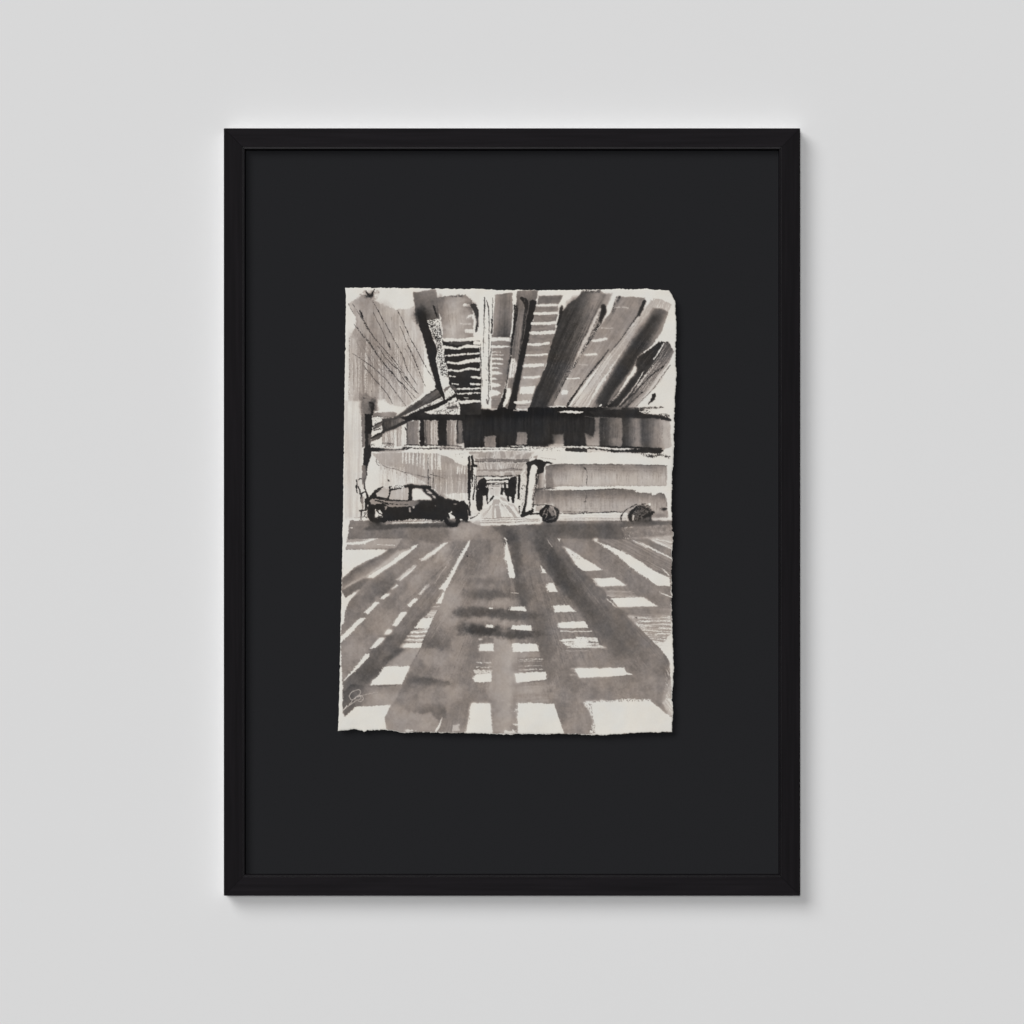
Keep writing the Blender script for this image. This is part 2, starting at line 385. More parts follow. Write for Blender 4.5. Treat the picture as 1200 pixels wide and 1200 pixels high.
blob(A(880,620), 12, 4, 58, .3, mode='light')
# pale rail column with pen marks
white(A(985,62, 1086,66, 1078,240, 1070,420, 1068,700, 1070,850, 1000,856, 990,700, 985,420, 975,250), jit=.5)
for l, wd_, b in (((1016,105, 1016,160, 1014,225),[1,1.8,1],0), ((1014,225, 1010,380, 1010,500),[1,.7,.5],.3), ((1032,128, 1044,200, 1046,350, 1044,560, 1042,780),[.9,1.1,.9,1,.8],.22), ((990,420, 992,600, 990,800),[.8,1,.8],.25), ((1070,110, 1066,400, 1050,560, 1055,760),[.6,.9,.8,.7],.27), ((1030,790, 1040,820, 1046,780),[1,1.6,.8],0), ((998,640,1000,700),[.6,.6],.3)):
    stroke(A(*l), wd_, 44, jit=.2, brk=b)
specks(A(1005,120, 1025,120, 1022,420, 1005,420), 60, .22); specks(A(1020,500,1050,500,1046,800,1024,800), 60, .12)
stroke(A(1062,250, 1066,300, 1060,345), [1.4,1.8,1], 46, jit=.4)
# grey strip and its spiked rungs
fill(A(1086,86, 1200,76, 1204,200, 1190,372, 1072,372, 1076,250), 105, jit=.4, ed=8, grad=(A(1080,200), A(1200,200), [(0,140),(.3,112),(.6,92),(1,120)]), grad2=(A(1130,90), A(1130,370), [(0,12),(.5,4),(.85,-16),(1,-24)]), st=(92,6,30,1.5))
fill(A(1070,372, 1195,372, 1190,520, 1150,700, 1110,850, 1060,850, 1066,600), 130, jit=.4, grad=(A(1060,500), A(1190,500), [(0,136),(1,118)]), st=(0,6,20,1))
for y, x1, t0, t1 in ((386,1192,4.6,4.2), (437,1184,3.4,3), (470,1120,.9,.6), (490,1140,1.3,.5), (517,1150,2.6,.7), (549,1162,2.8,.5), (578,1126,2,.4), (612,1140,4.6,.5), (652,1100,2.6,.5), (692,1124,5.5,.4), (748,1126,7.5,.5)):
    wline(A(1068,y, (1068+x1)/2,y, x1,y+3), [t0,t0*.8,t1], 214, jit=.45)
stroke(A(1190,372, 1180,520, 1150,720), .5, 70, brk=.35)
white(A(1176,720, 1198,712, 1196,760, 1160,840, 1146,838, 1160,780)); stroke(A(1160,730, 1140,790, 1120,850), [1.6,4,6], 42, jit=.5)

# ---------------------------------------------------------------- upper right girders
fill(B(92,60, 232,56, 218,130, 160,480, 110,700, 85,860, 10,860, 40,600, 60,350), 104, jit=.5, grad=(B(60,300), B(220,330), [(0,112),(.4,118),(.7,100),(1,84)]), grad2=(B(150,60), B(150,300), [(0,10),(.4,-12),(1,0)]), st=(98,8,30,1.3))
white(B(44,516, 72,512, 92,545, 80,640, 34,652, 38,580), jit=.5); white(B(26,716, 50,712, 52,750, 30,810, 4,842, 12,770), jit=.5)
fill(B(0,440, 40,440, 20,640, 0,700), 120, jit=.4)
stroke(B(78,166, 82,200, 70,320, 52,450, 34,600, 10,740), [4.6,4.8,3,2.2,1.6,1.2], 42, jit=.4, brk=.1)
stroke(B(122,112, 148,135, 152,180), [4.5,6.5,4], 46, jit=.5); stroke(B(152,180, 130,340, 112,470, 96,560), [3.5,2.4,2,1.2], 52, jit=.4, brk=.2)
fill(B(180,125, 224,128, 214,190, 190,290, 160,420, 132,560, 100,720, 86,860, 24,860, 60,720, 90,560, 130,400, 156,240), 40, jit=.45, mot=3)
stroke(B(8,720, 6,780), [2,3], 50, jit=.4); fill(B(100,300, 130,300, 100,500, 62,510), 120, op=.5, jit=.5, soft=1, st=(100,10,20,.8))
# ladder strip
fill(B(236,94, 402,92, 360,220, 336,380, 284,560, 214,740, 172,850, 82,850, 120,620, 166,400), 134, jit=.4, ed=6, grad=(B(250,100), B(140,830), [(0,104),(.1,118),(.3,124),(.55,136),(.75,158),(1,170)]), st=(0,6,12,2.5), mot=12)
for i, (y, a, b, t) in enumerate(((158,222,366,3), (212,208,356,3.4), (278,190,346,3.6), (341,180,338,4.2), (418,166,302,3.2), (491,150,292,2.4), (561,138,262,4), (640,134,242,3), (806,74,186,3.6), (858,68,160,2))):
    wline(B(a,y+3, (a+b)/2,y+2, b,y-3), [t*.8,t,t*.9], 214, jit=.5, o=i)
white(B(112,706, 216,700, 204,752, 108,752), jit=.5); stroke(B(120,752,124,752), .9, 50); stroke(B(165,800,167,800), .8, 50); stroke(B(70,830, 165,828), .9, 120, jit=.3)
white(B(404,90, 520,70, 500,104, 432,150, 390,165, 372,220, 366,160), jit=.4)
hatch(B(100,100, 40,800), B(215,80, 90,800), 14, .5, 60, .6, .3); hatch(B(110,100, 50,800), B(150,90, 80,600), 6, .5, 165, .5, .3, 'light')
# the heavy dark girder
fill(B(526,66, 652,66, 690,90, 640,190, 500,450, 410,640, 330,830, 168,860, 200,760, 284,560, 334,370, 392,205, 432,148, 500,104), 66, jit=.5, grad=(B(270,400), B(540,470), [(0,58),(.35,54),(.62,66),(.8,98),(1,140)]), grad2=(B(580,70), B(250,840), [(0,8),(.5,0),(1,-2)]), st=(115,5,40,1.4), mot=7)
fill(B(650,82, 728,80, 690,165, 560,360, 440,620, 340,830, 290,830, 420,600, 540,360), 138, jit=.4, soft=1.4, grad=(B(540,400), B(640,440), [(0,110),(.4,138),(1,160)]), st=(117,9,40,1), op=.9)
hatch(B(500,110, 180,840), B(690,90, 330,830), 34, .6, 40, .7, .25, 'dark'); hatch(B(520,110, 200,840), B(680,90, 330,830), 22, .45, 118, .55, .3, 'light'); hatch(B(640,90, 300,830), B(710,90, 335,830), 10, .5, 92, .7, .25)
for l in ((530,72,550,68,640,66),): stroke(B(*l), [4,3.5,3], 70, jit=.8, brk=.3)
stroke(B(392,168, 384,215, 362,290), [3.4,4.2,2], 44, jit=.5); blob(B(470,130), 8, 4, 60, .5, rot=-30)
# speckled rail
fill(B(640,180, 690,160, 620,330, 520,500, 440,640, 470,540, 540,380), 196, jit=.6, soft=.8, st=(118,8,18,.8))
specks(B(640,200, 690,190, 640,330, 540,480, 440,640, 460,560, 560,400), 46, .45, op=.9)
stroke(B(668,162, 670,200, 652,262), [5,7.5,4], 43, jit=.6); stroke(B(652,262, 610,340, 565,420, 530,470), [4.5,4,3,1.5], 44, jit=.6, brk=.42); stroke(B(600,330, 500,520, 400,690), [2,3,2], 60, brk=.56, o=3)
specks(B(430,600, 460,600, 370,820, 330,830), 66, .44, o=2)
# brown wash strip with short dashes
fill(B(768,100, 950,106, 905,220, 720,470, 560,660, 436,832, 330,832, 420,660, 520,500, 620,340, 720,200), 146, jit=.4, ed=7, grad=(B(840,100), B(420,800), [(0,132),(.3,142),(.6,152),(1,168)]), st=(120,7,30,1.6), mot=12)
hatch(B(770,110, 360,820), B(940,110, 440,830), 22, .5, 112, .55, .3); hatch(B(770,110, 360,820), B(940,110, 440,830), 10, .5, 178, .5, .32, 'light')
specks(B(752,98, 785,98, 750,200, 715,230), 46, .5); stroke(B(775,102, 762,135), [2.4,1.2], 48, jit=.7, brk=.3)
for l, t in (((742,173, 836,174),1), ((652,313, 735,314),.9), ((594,394, 645,392, 690,384),3.6), ((542,490, 580,487, 622,484),2.6), ((505,557, 562,557),1), ((424,652, 505,649),1.6)): wline(B(*l), [t*.7,t,t*.8], 213, jit=.35, rag=.35)
white(B(392,728, 438,724, 430,752, 382,756), jit=.5)
# thin pen lines and pale rails
fill(B(905,238, 985,120, 1020,140, 940,240, 800,450, 640,680, 560,840, 440,840, 600,640, 720,470, 810,360), 186, jit=.5, soft=.7, st=(123,11,60,1), mot=5)
hatch(B(920,230, 460,836), B(1010,140, 560,836), 26, .5, 120, .6, .3); hatch(B(920,230, 460,836), B(1010,140, 560,836), 12, .5, 212, .6, .3, 'light')
stroke(B(945,130, 926,180, 905,222), [3.6,4.8,3.4], 42, jit=.5); stroke(B(905,222, 860,280, 800,370, 720,465), [1.8,1.2,1.5,.8], 44, jit=.25, brk=.15); stroke(B(720,465, 620,610, 540,730, 462,838), [.7,.6,.5,.7], 60, brk=.3, jit=.2)
stroke(B(706,455, 640,540, 560,640, 480,750, 428,832), [1.2,2,1.6,2.4,3.4], 44, jit=.4, brk=.12)
white(B(705,470, 560,660, 470,830, 500,836, 640,640, 730,500), op=.45, soft=.8, st=(123,10,30,.7))
stroke(B(470,838, 560,844), .6, 60, brk=.3)
# dark strip on the right
fill(B(1004,112, 1060,118, 1130,152, 1092,222, 1010,190, 960,210), 172, jit=.4, dry=(-65,.36,6,1), st=(115,10,20,1.2), op=.9)
fill(B(1000,172, 1060,182, 1104,204, 1060,330, 1000,420, 900,500, 870,580, 770,740, 690,842, 556,850, 680,672, 780,500, 876,330, 950,230), 90, jit=.5, soft=.7, grad=(B(790,480), B(930,560), [(0,168),(.15,130),(.33,70),(.52,46),(.72,60),(.86,104),(1,118)]), grad2=(B(1050,180), B(640,840), [(0,40),(.16,22),(.35,0),(1,-6)]), st=(122,6,40,1.4), mot=8)
hatch(B(960,230, 560,840), B(1100,210, 690,840), 30, .6, 60, .6, .28); hatch(B(960,230, 570,840), B(1100,210, 690,840), 14, .5, 150, .5, .32, 'light')
stroke(B(1010,240, 960,310, 900,400, 800,560, 700,720, 650,800), [7,7,9,11,11,10], 46, op=.75, soft=3, jit=.6)
blob(B(1020,250), 7, 5, 60, .6, rot=-50)
stroke(B(900,540, 830,640, 750,740, 700,820), [1.5,3.5,3.5,1.5], 150, mode='light', soft=1.2, op=.7, st=.25)
white(B(640,836, 655,820, 660,826, 648,840)); stroke(B(1100,200, 1065,310, 1050,340), .8, 110, brk=.3)
# black bent strip
fill(B(1030,412, 1078,400, 1110,415, 1060,480, 1000,570, 930,650, 850,770, 780,845, 690,846, 760,770, 870,630, 892,590, 886,545, 905,500, 960,462), 50, jit=.9, soft=.6, sm=1, grad=(B(900,560), B(990,620), [(0,46),(.5,50),(1,74)]), st=(125,5,30,1.2))
fill(B(1080,410, 1112,412, 1145,470, 1100,560, 1000,690, 880,840, 790,842, 880,740, 1000,580), 120, jit=.4, soft=.6, grad=(B(930,640), B(1010,710), [(0,84),(.4,110),(.7,150),(1,196)]), st=(126,14,50,.9), dry=(126,.17,20,.8))
hatch(B(1080,412, 790,842), B(1140,470, 880,840), 24, .5, 64, .7, .3); hatch(B(1090,420, 800,842), B(1140,480, 900,840), 14, .6, 212, .7, .3, 'light'); hatch(B(1060,420, 720,840), B(1030,420, 690,840), 6, .5, 100, .5, .35, 'light')
wline(B(1076,412, 1040,470, 1006,522), [1.2,1.5,1], 212, jit=.2); wline(B(942,600, 900,670, 840,750, 800,800, 768,840), [.8,1.4,1,1.6,1.4], 210, jit=.25)
for l, wd_ in (((1116,560, 1060,640, 1000,720, 930,790, 880,842),[.6,1.1,.9,.7,1]), ((1072,566, 1000,620, 940,680),[2.4,1.6,.8]), ((940,680, 860,760, 800,815, 770,845),[1,1.8,2.2,2.5]), ((930,740, 860,800, 820,845),[1.4,1,2.6]), ((900,590,930,570),[.5,.8])): stroke(B(*l), wd_, 46, jit=.35, brk=.28)
fill(B(1110,560, 1060,660, 960,770, 890,840, 830,840, 960,720), 178, op=.5, jit=.5, soft=.8, st=(127,18,30,.6), mode='over')
stroke(B(1010,762, 998,790, 970,822), [5.5,3.6,1], 44, jit=.6); white(B(1120,600, 1150,560, 1155,840, 1000,838, 1060,720), op=.0)

# ---------------------------------------------------------------- long dark girder across
fill(C(80,0, 185,0, 190,100, 195,600, 190,780, 78,790), 199, jit=.4, soft=1.5, st=(90,8,40,1.6), mot=4)
MASS = np.concatenate([T6(560,150, 840,135, 850,215, 1000,235, 1120,200, 1160,195), D(20,50, 70,56, 160,60, 165,40, 330,40, 560,42, 900,42, 920,90, 1110,110, 1115,128, 1128,300, 1070,330, 640,305, 0,300), T6(1200,740, 620,735, 600,600, 580,300)])
fill(MASS, 42, jit=.4, mot=3, grn=4, grad=(D(0,200), D(1130,200), [(0,42),(.45,44),(.53,50),(.566,54),(.60,64),(.64,94),(.67,116),(.697,124),(.701,58),(.73,64),(.765,104),(.79,130),(.805,118),(.825,74),(.86,86),(.90,126),(.95,168),(1,188)]), grad2=(D(600,90), D(600,320), [(0,-14),(.2,0),(.7,2),(1,-6)]), st=(90,4,20,2), gw=.012)
fill(D(560,70, 900,68, 1100,108, 1118,128, 1000,116, 640,108), 44, jit=.5, soft=.9)
fill(D(640,60, 940,52, 940,82, 640,84), 46, jit=.6, soft=.6)
stroke(D(880,50, 980,44, 1070,44), [2.5,2,1.2], 44, jit=.5, brk=.2); stroke(D(1000,105, 1060,95, 1108,98), [1,4,2], 50, jit=.8, brk=.3); stroke(D(1060,118, 1118,126), [2.4,3], 46, jit=.5)
white(D(905,66, 1000,56, 1075,54, 1105,78, 1050,88, 950,86), jit=.8, op=.95); specks(D(905,60, 1000,60, 960,90, 905,90), 60, .3)
white(D(350,70, 440,65, 538,70, 528,80, 400,80), jit=.4); stroke(D(165,52, 165,68), .6, 44); stroke(D(70,60,160,62), .9, 170, mode='light', jit=.5); stroke(D(345,62, 400,64), [1,1], 60)
hatch(D(650,120, 650,300), D(1110,130, 1110,300), 46, .5, 48, .4, .3); hatch(D(650,120, 650,300), D(1110,130, 1110,300), 20, .5, 160, .25, .34, 'light'); hatch(T6(620,300, 620,720), D(640,110, 640,290), 18, .5, 56, .4, .36, 'light')
# light patches inside it
fill(T6(892,582, 1035,578, 1042,735, 885,735), 126, jit=.9, soft=.7, st=(90,10,12,.8), mot=6, grad=(T6(960,580), T6(960,740), [(0,118),(1,132)])); fill(D(92,207, 156,205, 160,292, 84,292), 130, jit=.8, soft=.6, mot=6, grad=(D(120,205), D(120,292), [(0,116),(1,142)]), st=(90,6,10,1))
fill(D(330,226, 400,222, 402,302, 340,305), 128, jit=.4, soft=1.6, grad=(D(340,235), D(395,300), [(0,84),(.5,128),(1,160)])); fill(D(300,290, 402,288, 400,330, 300,310), 190, jit=.9, soft=.8, op=.8)
fill(D(612,110, 642,108, 642,302, 556,302, 545,215, 600,240, 612,200), 130, jit=.4, soft=1.3, grad=(D(570,120), D(610,300), [(0,120),(.4,116),(.7,140),(1,166)]))
blob(D(580,180), 4.5, 11, 50, .7); stroke(D(545,105, 640,112, 780,110), .5, 90, mode='light', brk=.3)
blob(D(745,270), 7, 4, 142, .5, mode='light'); blob(D(900,290), 6, 4, 146, .5, mode='light')
stroke(D(640,300, 760,308, 900,312, 1062,318), [1.6,2.4,2,1.4], 42, jit=.3); fill(D(640,318, 800,328, 1040,310, 1074,332, 1050,352, 860,345, 640,340), 44, jit=.8, soft=.5)
fill(D(405,312, 640,318, 700,340, 480,348, 420,335), 52, jit=.9, soft=.5); white(D(560,322, 700,330, 690,345, 560,344), jit=1, op=.9)
stroke(D(940,360, 1000,372, 1050,358, 1105,378), [2.4,3.6,2,3], 58, jit=1.1, brk=.45); stroke(D(860,340, 950,358), [2,1.4], 60, jit=.8, brk=.35)
stroke(D(455,345, 490,356), [2,1], 42, jit=.4)
# left end: post, trusses and slats
white(C(262,60, 470,100, 600,60, 850,75, 850,310, 262,318), jit=.3)
fill(C(270,78, 400,72, 432,80, 420,106, 268,106), 140, jit=.5, grad=(C(270,90), C(430,90), [(0,120),(.5,142),(1,120)]))
stroke(T5(420,325, 500,322, 560,330, 630,326), [.5,1,.5,.8], 46, jit=.3, brk=.3)
specks(T5(420,340, 540,330, 540,470, 420,520), 50, .2)
fill(T5(425,470, 530,405, 545,430, 535,450, 430,500), 98, jit=.4, grad=(T5(430,490), T5(540,420), [(0,70),(1,116)])); stroke(T5(425,510, 520,490), [.6,1.6], 46, jit=.6)
fill(T5(540,350, 700,330, 800,300, 830,370, 800,420, 700,470, 600,520, 545,520), 70, jit=.6, soft=.6, grad=(T5(550,400), T5(820,380), [(0,50),(.4,72),(.8,110),(1,130)]), st=(90,14,8,.8))
fill(T5(405,610, 540,540, 640,480, 780,425, 900,350, 1060,290, 1100,330, 960,370, 820,440, 640,540, 540,600, 405,662), 78, jit=.4, grad=(T5(410,640), T5(1000,330), [(0,96),(.3,60),(.5,46),(1,44)]))
fill(T5(545,560, 640,520, 800,455, 812,720, 700,716, 640,720, 550,690), 168, jit=.4, st=(90,36,40,.8), mot=4)
wcol(T5, 500, 715, (592,612,640,690,726,770), .9, 208); stroke(T5(548,682, 700,690), [.8,1.2], 70, jit=.5, brk=.25)
specks(T5(405,690, 700,690, 700,745, 405,745), 46, .28)
fill(T5(812,455, 870,440, 868,722, 815,722), 206, jit=.3, st=(90,8,30,1)); stroke(T5(850,470, 872,500, 885,490), [1,2,1], 60, jit=.4)
fill(T5(870,400, 960,380, 1040,362, 1042,705, 872,705), 110, jit=.3, grad=(T5(870,500), T5(1040,500), [(0,84),(.2,120),(.45,108),(.75,138),(1,124)]), st=(90,12,50,.8)); wcol(T5, 350, 700, (1034,1050), .8, 200)
specks(T5(940,360, 1055,340, 1050,400, 950,410), 200, .0)
fill(C(585,92, 614,95, 618,302, 582,302), 42, jit=.8, soft=.6); fill(C(614,130, 706,128, 706,297, 616,297), 140, jit=.3, st=(90,22,60,.7), grad=(C(616,200), C(706,200), [(0,108),(.4,134),(.75,160),(1,150)])); wcol(C, 135, 295, (697,704,683,660), .8, 206)
fill(C(705,92, 765,92, 768,302, 704,302), 40, jit=.8, soft=.6); fill(C(762,130, 830,128, 828,300, 764,298), 140, jit=.4, st=(90,24,40,.7), grad=(C(764,200), C(830,200), [(0,110),(.6,150),(1,130)])); wcol(C, 130, 300, (796,821,826), .9, 208)
fill(C(828,120, 870,120, 872,305, 830,305), 44, jit=.7, soft=.7); fill(C(838,130, 866,128, 866,290, 840,290), 108, jit=.5, soft=1, mot=18)
fill(C(832,288, 872,282, 880,312, 834,316), 206, jit=.8)
fill(np.concatenate([C(440,112, 600,72, 640,86, 850,88), T6(620,240, 640,400), C(850,130, 600,130, 480,128)]), 41, jit=.6, soft=.4)
fill(T6(510,30, 820,60, 840,135, 560,160), 44, jit=.3, op=0)
fill(T6(560,152, 838,140, 846,300, 560,300), 62, jit=.3, mot=6, grad=(T6(600,200), T6(840,200), [(0,42),(1,54)]))
white(T6(565,118, 700,125, 825,108, 820,128, 600,155, 560,158), jit=.6)
white(T6(150,280, 280,240, 440,225, 535,230, 535,280, 420,275), jit=1); specks(T6(200,240, 535,220, 535,290, 200,290), 42, .3)
fill(T6(380,190, 540,180, 540,215, 390,220), 110, jit=.6); white(T6(430,135, 540,125, 545,175, 400,180), jit=1.1, op=.9); specks(T6(430,130, 545,130, 545,185, 430,185), 44, .3); stroke(T6(440,150, 520,165), [1,1.4], 46, jit=.6)
stroke(C(470,312, 600,318, 760,316, 905,322), [1.2,.8,1.4,.9], 42, jit=.5, brk=.18); stroke(C(480,296, 600,296, 760,298, 860,304), [1.4,1,1.4,.8], 42, jit=.35, brk=.15); stroke(T6(360,764, 520,768, 720,762, 960,770), [1,.6,.9,.4], 46, jit=.3, brk=.25)
# upper truss lines meeting the girder
fill(A(430,900, 500,845, 600,780, 690,715, 720,720, 745,770, 700,790, 600,840, 540,870, 470,900), 82, jit=.5, grad=(A(560,800), A(590,850), [(0,52),(.25,100),(.7,84),(1,60)]), st=(-33,10,40,1))
stroke(A(690,700, 730,745, 745,800), [3,4,3], 42, jit=.5)
white(A(505,885, 600,838, 690,796, 730,770, 745,800, 640,852, 560,892), jit=.5); white(A(752,745, 790,712, 815,735, 822,762, 760,795), jit=.5)
specks(A(520,880, 730,775, 745,800, 560,890), 44, .24); specks(A(750,740, 830,700, 830,770, 760,790), 44, .27, o=2); hatch(A(520,885, 735,770), A(570,892, 745,805), 6, .6, 44, .9, .5)
fill(A(740,720, 800,690, 830,720, 830,740, 790,705, 750,740), 90, jit=.5, op=.8)
stroke(A(828,758, 760,800, 680,838, 600,868, 520,898), [3,4.6,5,5,4.5], 42, jit=.5); stroke(C(600,90, 520,118, 430,165, 340,205, 255,250), [4.5,3.6,2.6,2.4,2], 48, jit=.5)
white(A(770,810, 842,792, 842,825, 790,835), jit=1.2, op=.9); specks(A(770,805, 845,790, 845,840, 770,840), 42, .32); hatch(A(700,850, 842,800), A(740,890, 842,850), 7, .7, 42, .9, .45)
stroke(C(250,180, 330,140, 430,108, 520,55, 590,10), [1.5,2.6,3.4,4,4.5], 66, jit=.5); specks(C(430,140, 640,50, 640,80, 470,120), 44, .3)
# the post
fill(T5(255,150, 300,70, 430,50, 460,120, 430,290, 290,310, 262,240), 120, jit=1.6, soft=3, op=.8, mot=24); blob(T5(405,160), 3, 7, 50, .85, rough=1); stroke(T5(385,130, 420,170, 410,290), [2,3.6,3], 42, jit=.8)
fill(T5(268,330, 325,290, 330,720, 275,740, 275,520), 110, jit=.5, st=(90,8,20,.8), mot=14); fill(T5(318,290, 415,285, 410,520, 400,560, 395,740, 405,800, 390,920, 300,920, 295,760, 320,700), 40, jit=.5)
fill(T5(365,560, 400,560, 398,700, 365,700), 96, jit=.6, soft=.8, op=.8)
fill(C(208,310, 262,318, 250,380, 240,455, 200,462, 206,400), 40, jit=.5); stroke(C(245,325, 330,330, 400,335, 470,326, 520,318), [5,5,4.2,3,1], 41, jit=.5)
fill(C(196,430, 240,432, 236,470, 222,520, 216,590, 200,585, 196,520), 104, jit=.5, grad=(C(196,500), C(238,500), [(0,120),(.5,112),(.75,50),(1,42)]))
# frayed white underside
white(C(262,340, 500,325, 700,322, 905,320, 910,345, 700,352, 262,360), jit=.6, op=.8)
specks(C(500,305, 905,305, 905,330, 500,325), 50, .26); white(D(0,312, 200,315, 420,312, 405,335, 640,350, 1000,380, 1100,385, 1098,425, 600,418, 380,420, 240,400, 240,345, 0,335), jit=.5)
stroke(D(0,302, 100,310, 180,302, 300,306), [1.4,2,1.6,1], 44, jit=.5, brk=.25); stroke(T3(0,200, 300,190, 560,192, 760,196, 940,205), [.5,.8,.4,1,.6], 46, jit=.3, brk=.3)
specks(D(60,312, 420,308, 420,335, 60,335), 80, .2); stroke(D(245,378,360,392), .6, 150, brk=.4)

# ---------------------------------------------------------------- facade behind the car
fill(C(262,350, 460,345, 700,350, 900,420, 902,640, 740,642, 660,570, 480,470, 300,412, 275,385), 184, jit=.6, soft=.6, grad=(C(280,380), C(880,560), [(0,172),(.4,160),(.6,168),(.75,156),(1,160)]), st=(90,6,40,1), mot=8, ed=4)
fill(C(700,430, 780,420, 902,440, 902,632, 760,640, 700,560), 158, jit=1, soft=1.4, st=(90,12,40,.9), grad=(C(700,440), C(700,640), [(0,170),(.35,146),(.5,160),(1,172)]), op=.9)
wcol(C, 335, 420, (470,492,515,540,570), 1.4, 212); wcol(C, 340, 460, (612,640,665,705,718), 1.8, 211); wcol(C, 440, 570, (312,330,352,378,402,425,452,480), 1.6, 212)
fill(C(300,412, 480,470, 640,560, 620,572, 300,575), 188, jit=.6, soft=1.2, op=.55, st=(90,16,40,1.2)); fill(C(228,470, 260,350, 310,410, 312,575, 240,620), 213, jit=.5, mot=3)
white(C(765,332, 908,325, 908,435, 870,430, 820,410), jit=.7, op=.95); specks(C(800,335, 905,330, 900,380, 820,380), 110, .1)
wcol(C, 430, 490, (836,850,866,884), 1, 208); wcol(C, 520, 640, (690,720,760,800,840,870), .8, 204); fill(C(740,622, 902,612, 905,660, 800,660), 208, jit=.8, soft=.8, st=(90,10,10,1))
hatch(C(300,350, 310,575), C(900,430, 900,640), 60, .5, 128, .5, .3); hatch(C(300,350, 310,575), C(900,430, 900,640), 34, .7, 208, .5, .3, 'light')
for x, y0, y1 in ((470,338,400), (492,336,415), (515,336,418), (540,340,428), (568,336,436), (590,345,440), (612,340,450), (640,350,440), (664,338,470), (690,345,455), (716,338,440), (836,440,490), (866,430,488), (330,450,570), (352,462,572), (378,470,572), (402,480,570), (425,490,570), (452,500,568), (480,512,568), (505,520,566)): wline(C(x,y0, x-2,(y0+y1)/2, x-3,y1), [.6,1.9,.6], 212, jit=.5, brk=.12)
for l, wd_, b in (((285,402, 360,440, 430,460, 520,486, 600,505, 655,511),[.4,.6,1,.5,.7,1.2],.27), ((637,352, 638,440, 637,500, 638,572),[.3,.7,.9,.7],.12), ((671,478, 672,540, 672,590),[.4,.8,.8],.15), ((655,490, 690,500, 740,515),[.9,.5,.3],.3), ((290,390, 300,425, 320,435),[.4,.6,.5],.3), ((470,470, 500,500),[.3,.3],.3), ((572,340,575,420),[.4,.3],.4)):
    stroke(C(*l), wd_, 50, jit=.15, brk=b)
stroke(C(373,525, 374,533), 1.5, 44); blob(C(860,500), 10, 2, 140, .4)

# ---------------------------------------------------------------- receding bays in the middle
fill(T3(105,215, 240,225, 700,210, 1000,225, 930,330, 890,470, 810,580, 210,580, 190,340), 186, jit=.5, st=(80,10,8,.9), mot=8)
for q in ((105,225, 290,215, 280,245, 110,250), (240,235, 430,230, 400,300, 235,300), (525,230, 600,220, 600,300, 530,300), (670,225, 710,215, 700,300, 660,300), (740,280, 810,250, 790,310, 725,310), (850,245, 960,240, 900,320, 815,315), (960,290,1040,255,1010,320)):
    fill(T3(*q), 158, jit=.5, mot=8)
fill(T3(190,310, 500,310, 700,325, 920,318, 915,365, 600,360, 230,350, 190,360), 116, jit=.5, mot=10, grad=(T3(190,330), T3(920,330), [(0,128),(.5,112),(1,104)])); stroke(T3(190,350, 360,352, 560,350), [1.4,.6,.9], 80, jit=.4, brk=.2); stroke(T3(560,370, 850,360), [.5,.8], 84, brk=.3)
for q in ((210,375, 250,370, 280,450, 220,450), (280,375, 390,370, 400,455, 300,455), (410,375, 490,372, 480,455, 420,460), (640,390, 740,370, 700,450, 600,455), (770,375, 860,375, 800,450, 740,450)): fill(T3(*q), 164, jit=.5, st=(80,10,8,.8))
for x in (252,300,340,385,525,760): wline(T3(x,370, x+22,455), .5, 210)
for x in (350,400,440,470): stroke(T3(x,225, x-25,300), .4, 110, brk=.3)
fill(T3(215,455, 600,455, 660,450, 820,448, 815,475, 600,485, 215,485), 138, jit=.5, mot=8); stroke(T3(600,455, 700,448, 815,462), [1,1.4,1], 104, jit=.4, brk=.2)
fill(T3(215,490, 420,490, 520,540, 215,545), 166, jit=.6); fill(T3(590,500, 690,495, 680,545, 580,545), 150, jit=.6); fill(T3(710,490, 790,480, 790,545, 740,540), 168, jit=.5)
stroke(T3(205,552, 400,545, 560,550, 690,548), [1.2,.8,1,.7], 74, jit=.35, brk=.1)
fill(T3(820,540, 880,430, 890,520, 870,640), 170, jit=.4); wline(T3(1000,235, 920,330), 2.2, 212); wline(T3(860,470, 800,550), 1.6, 210)
stroke(T3(950,290, 900,350), .4, 120)
hatch(T3(190,220, 260,540), T3(960,240, 780,540), 34, .4, 112, .6, .32); hatch(T3(190,220, 260,540), T3(960,240, 780,540), 16, .5, 210, .6, .3, 'light')
# daylight floor and far opening
white(T3(130,560, 830,560, 860,920, 130,920), op=.9)
white(T4(140,180, 800,180, 870,480, 880,690, 270,720, 140,690)); fill(T4(215,150, 330,150, 260,220, 215,230), 172, jit=.5)
fill(T4(360,255, 570,255, 540,300, 360,300), 196, jit=.4); fill(T4(380,300, 530,310, 510,420, 400,400), 200, jit=.4, st=(90,6,10,.8))
stroke(T4(330,210, 480,200, 640,185), [.8,1.5,2.4], 40, jit=.3); stroke(T4(345,250, 480,238, 600,240), [1.2,1,1.6], 40, jit=.3); fill(T4(350,225, 630,215, 630,232, 350,240), 200, jit=.2, op=.8)
stroke(T4(360,310, 430,318), [.8,.5], 70, jit=.3, brk=.2)
fill(T4(225,230, 250,200, 310,172, 345,200, 350,290, 372,300, 370,370, 360,520, 345,510, 340,420, 300,412, 296,540, 282,610, 262,625, 205,590, 198,400, 212,330), 40, jit=.5); 
for q in ((218,225,238,205), (225,320,232,325), (345,292,352,300)): wline(T4(*q), .9, 200)
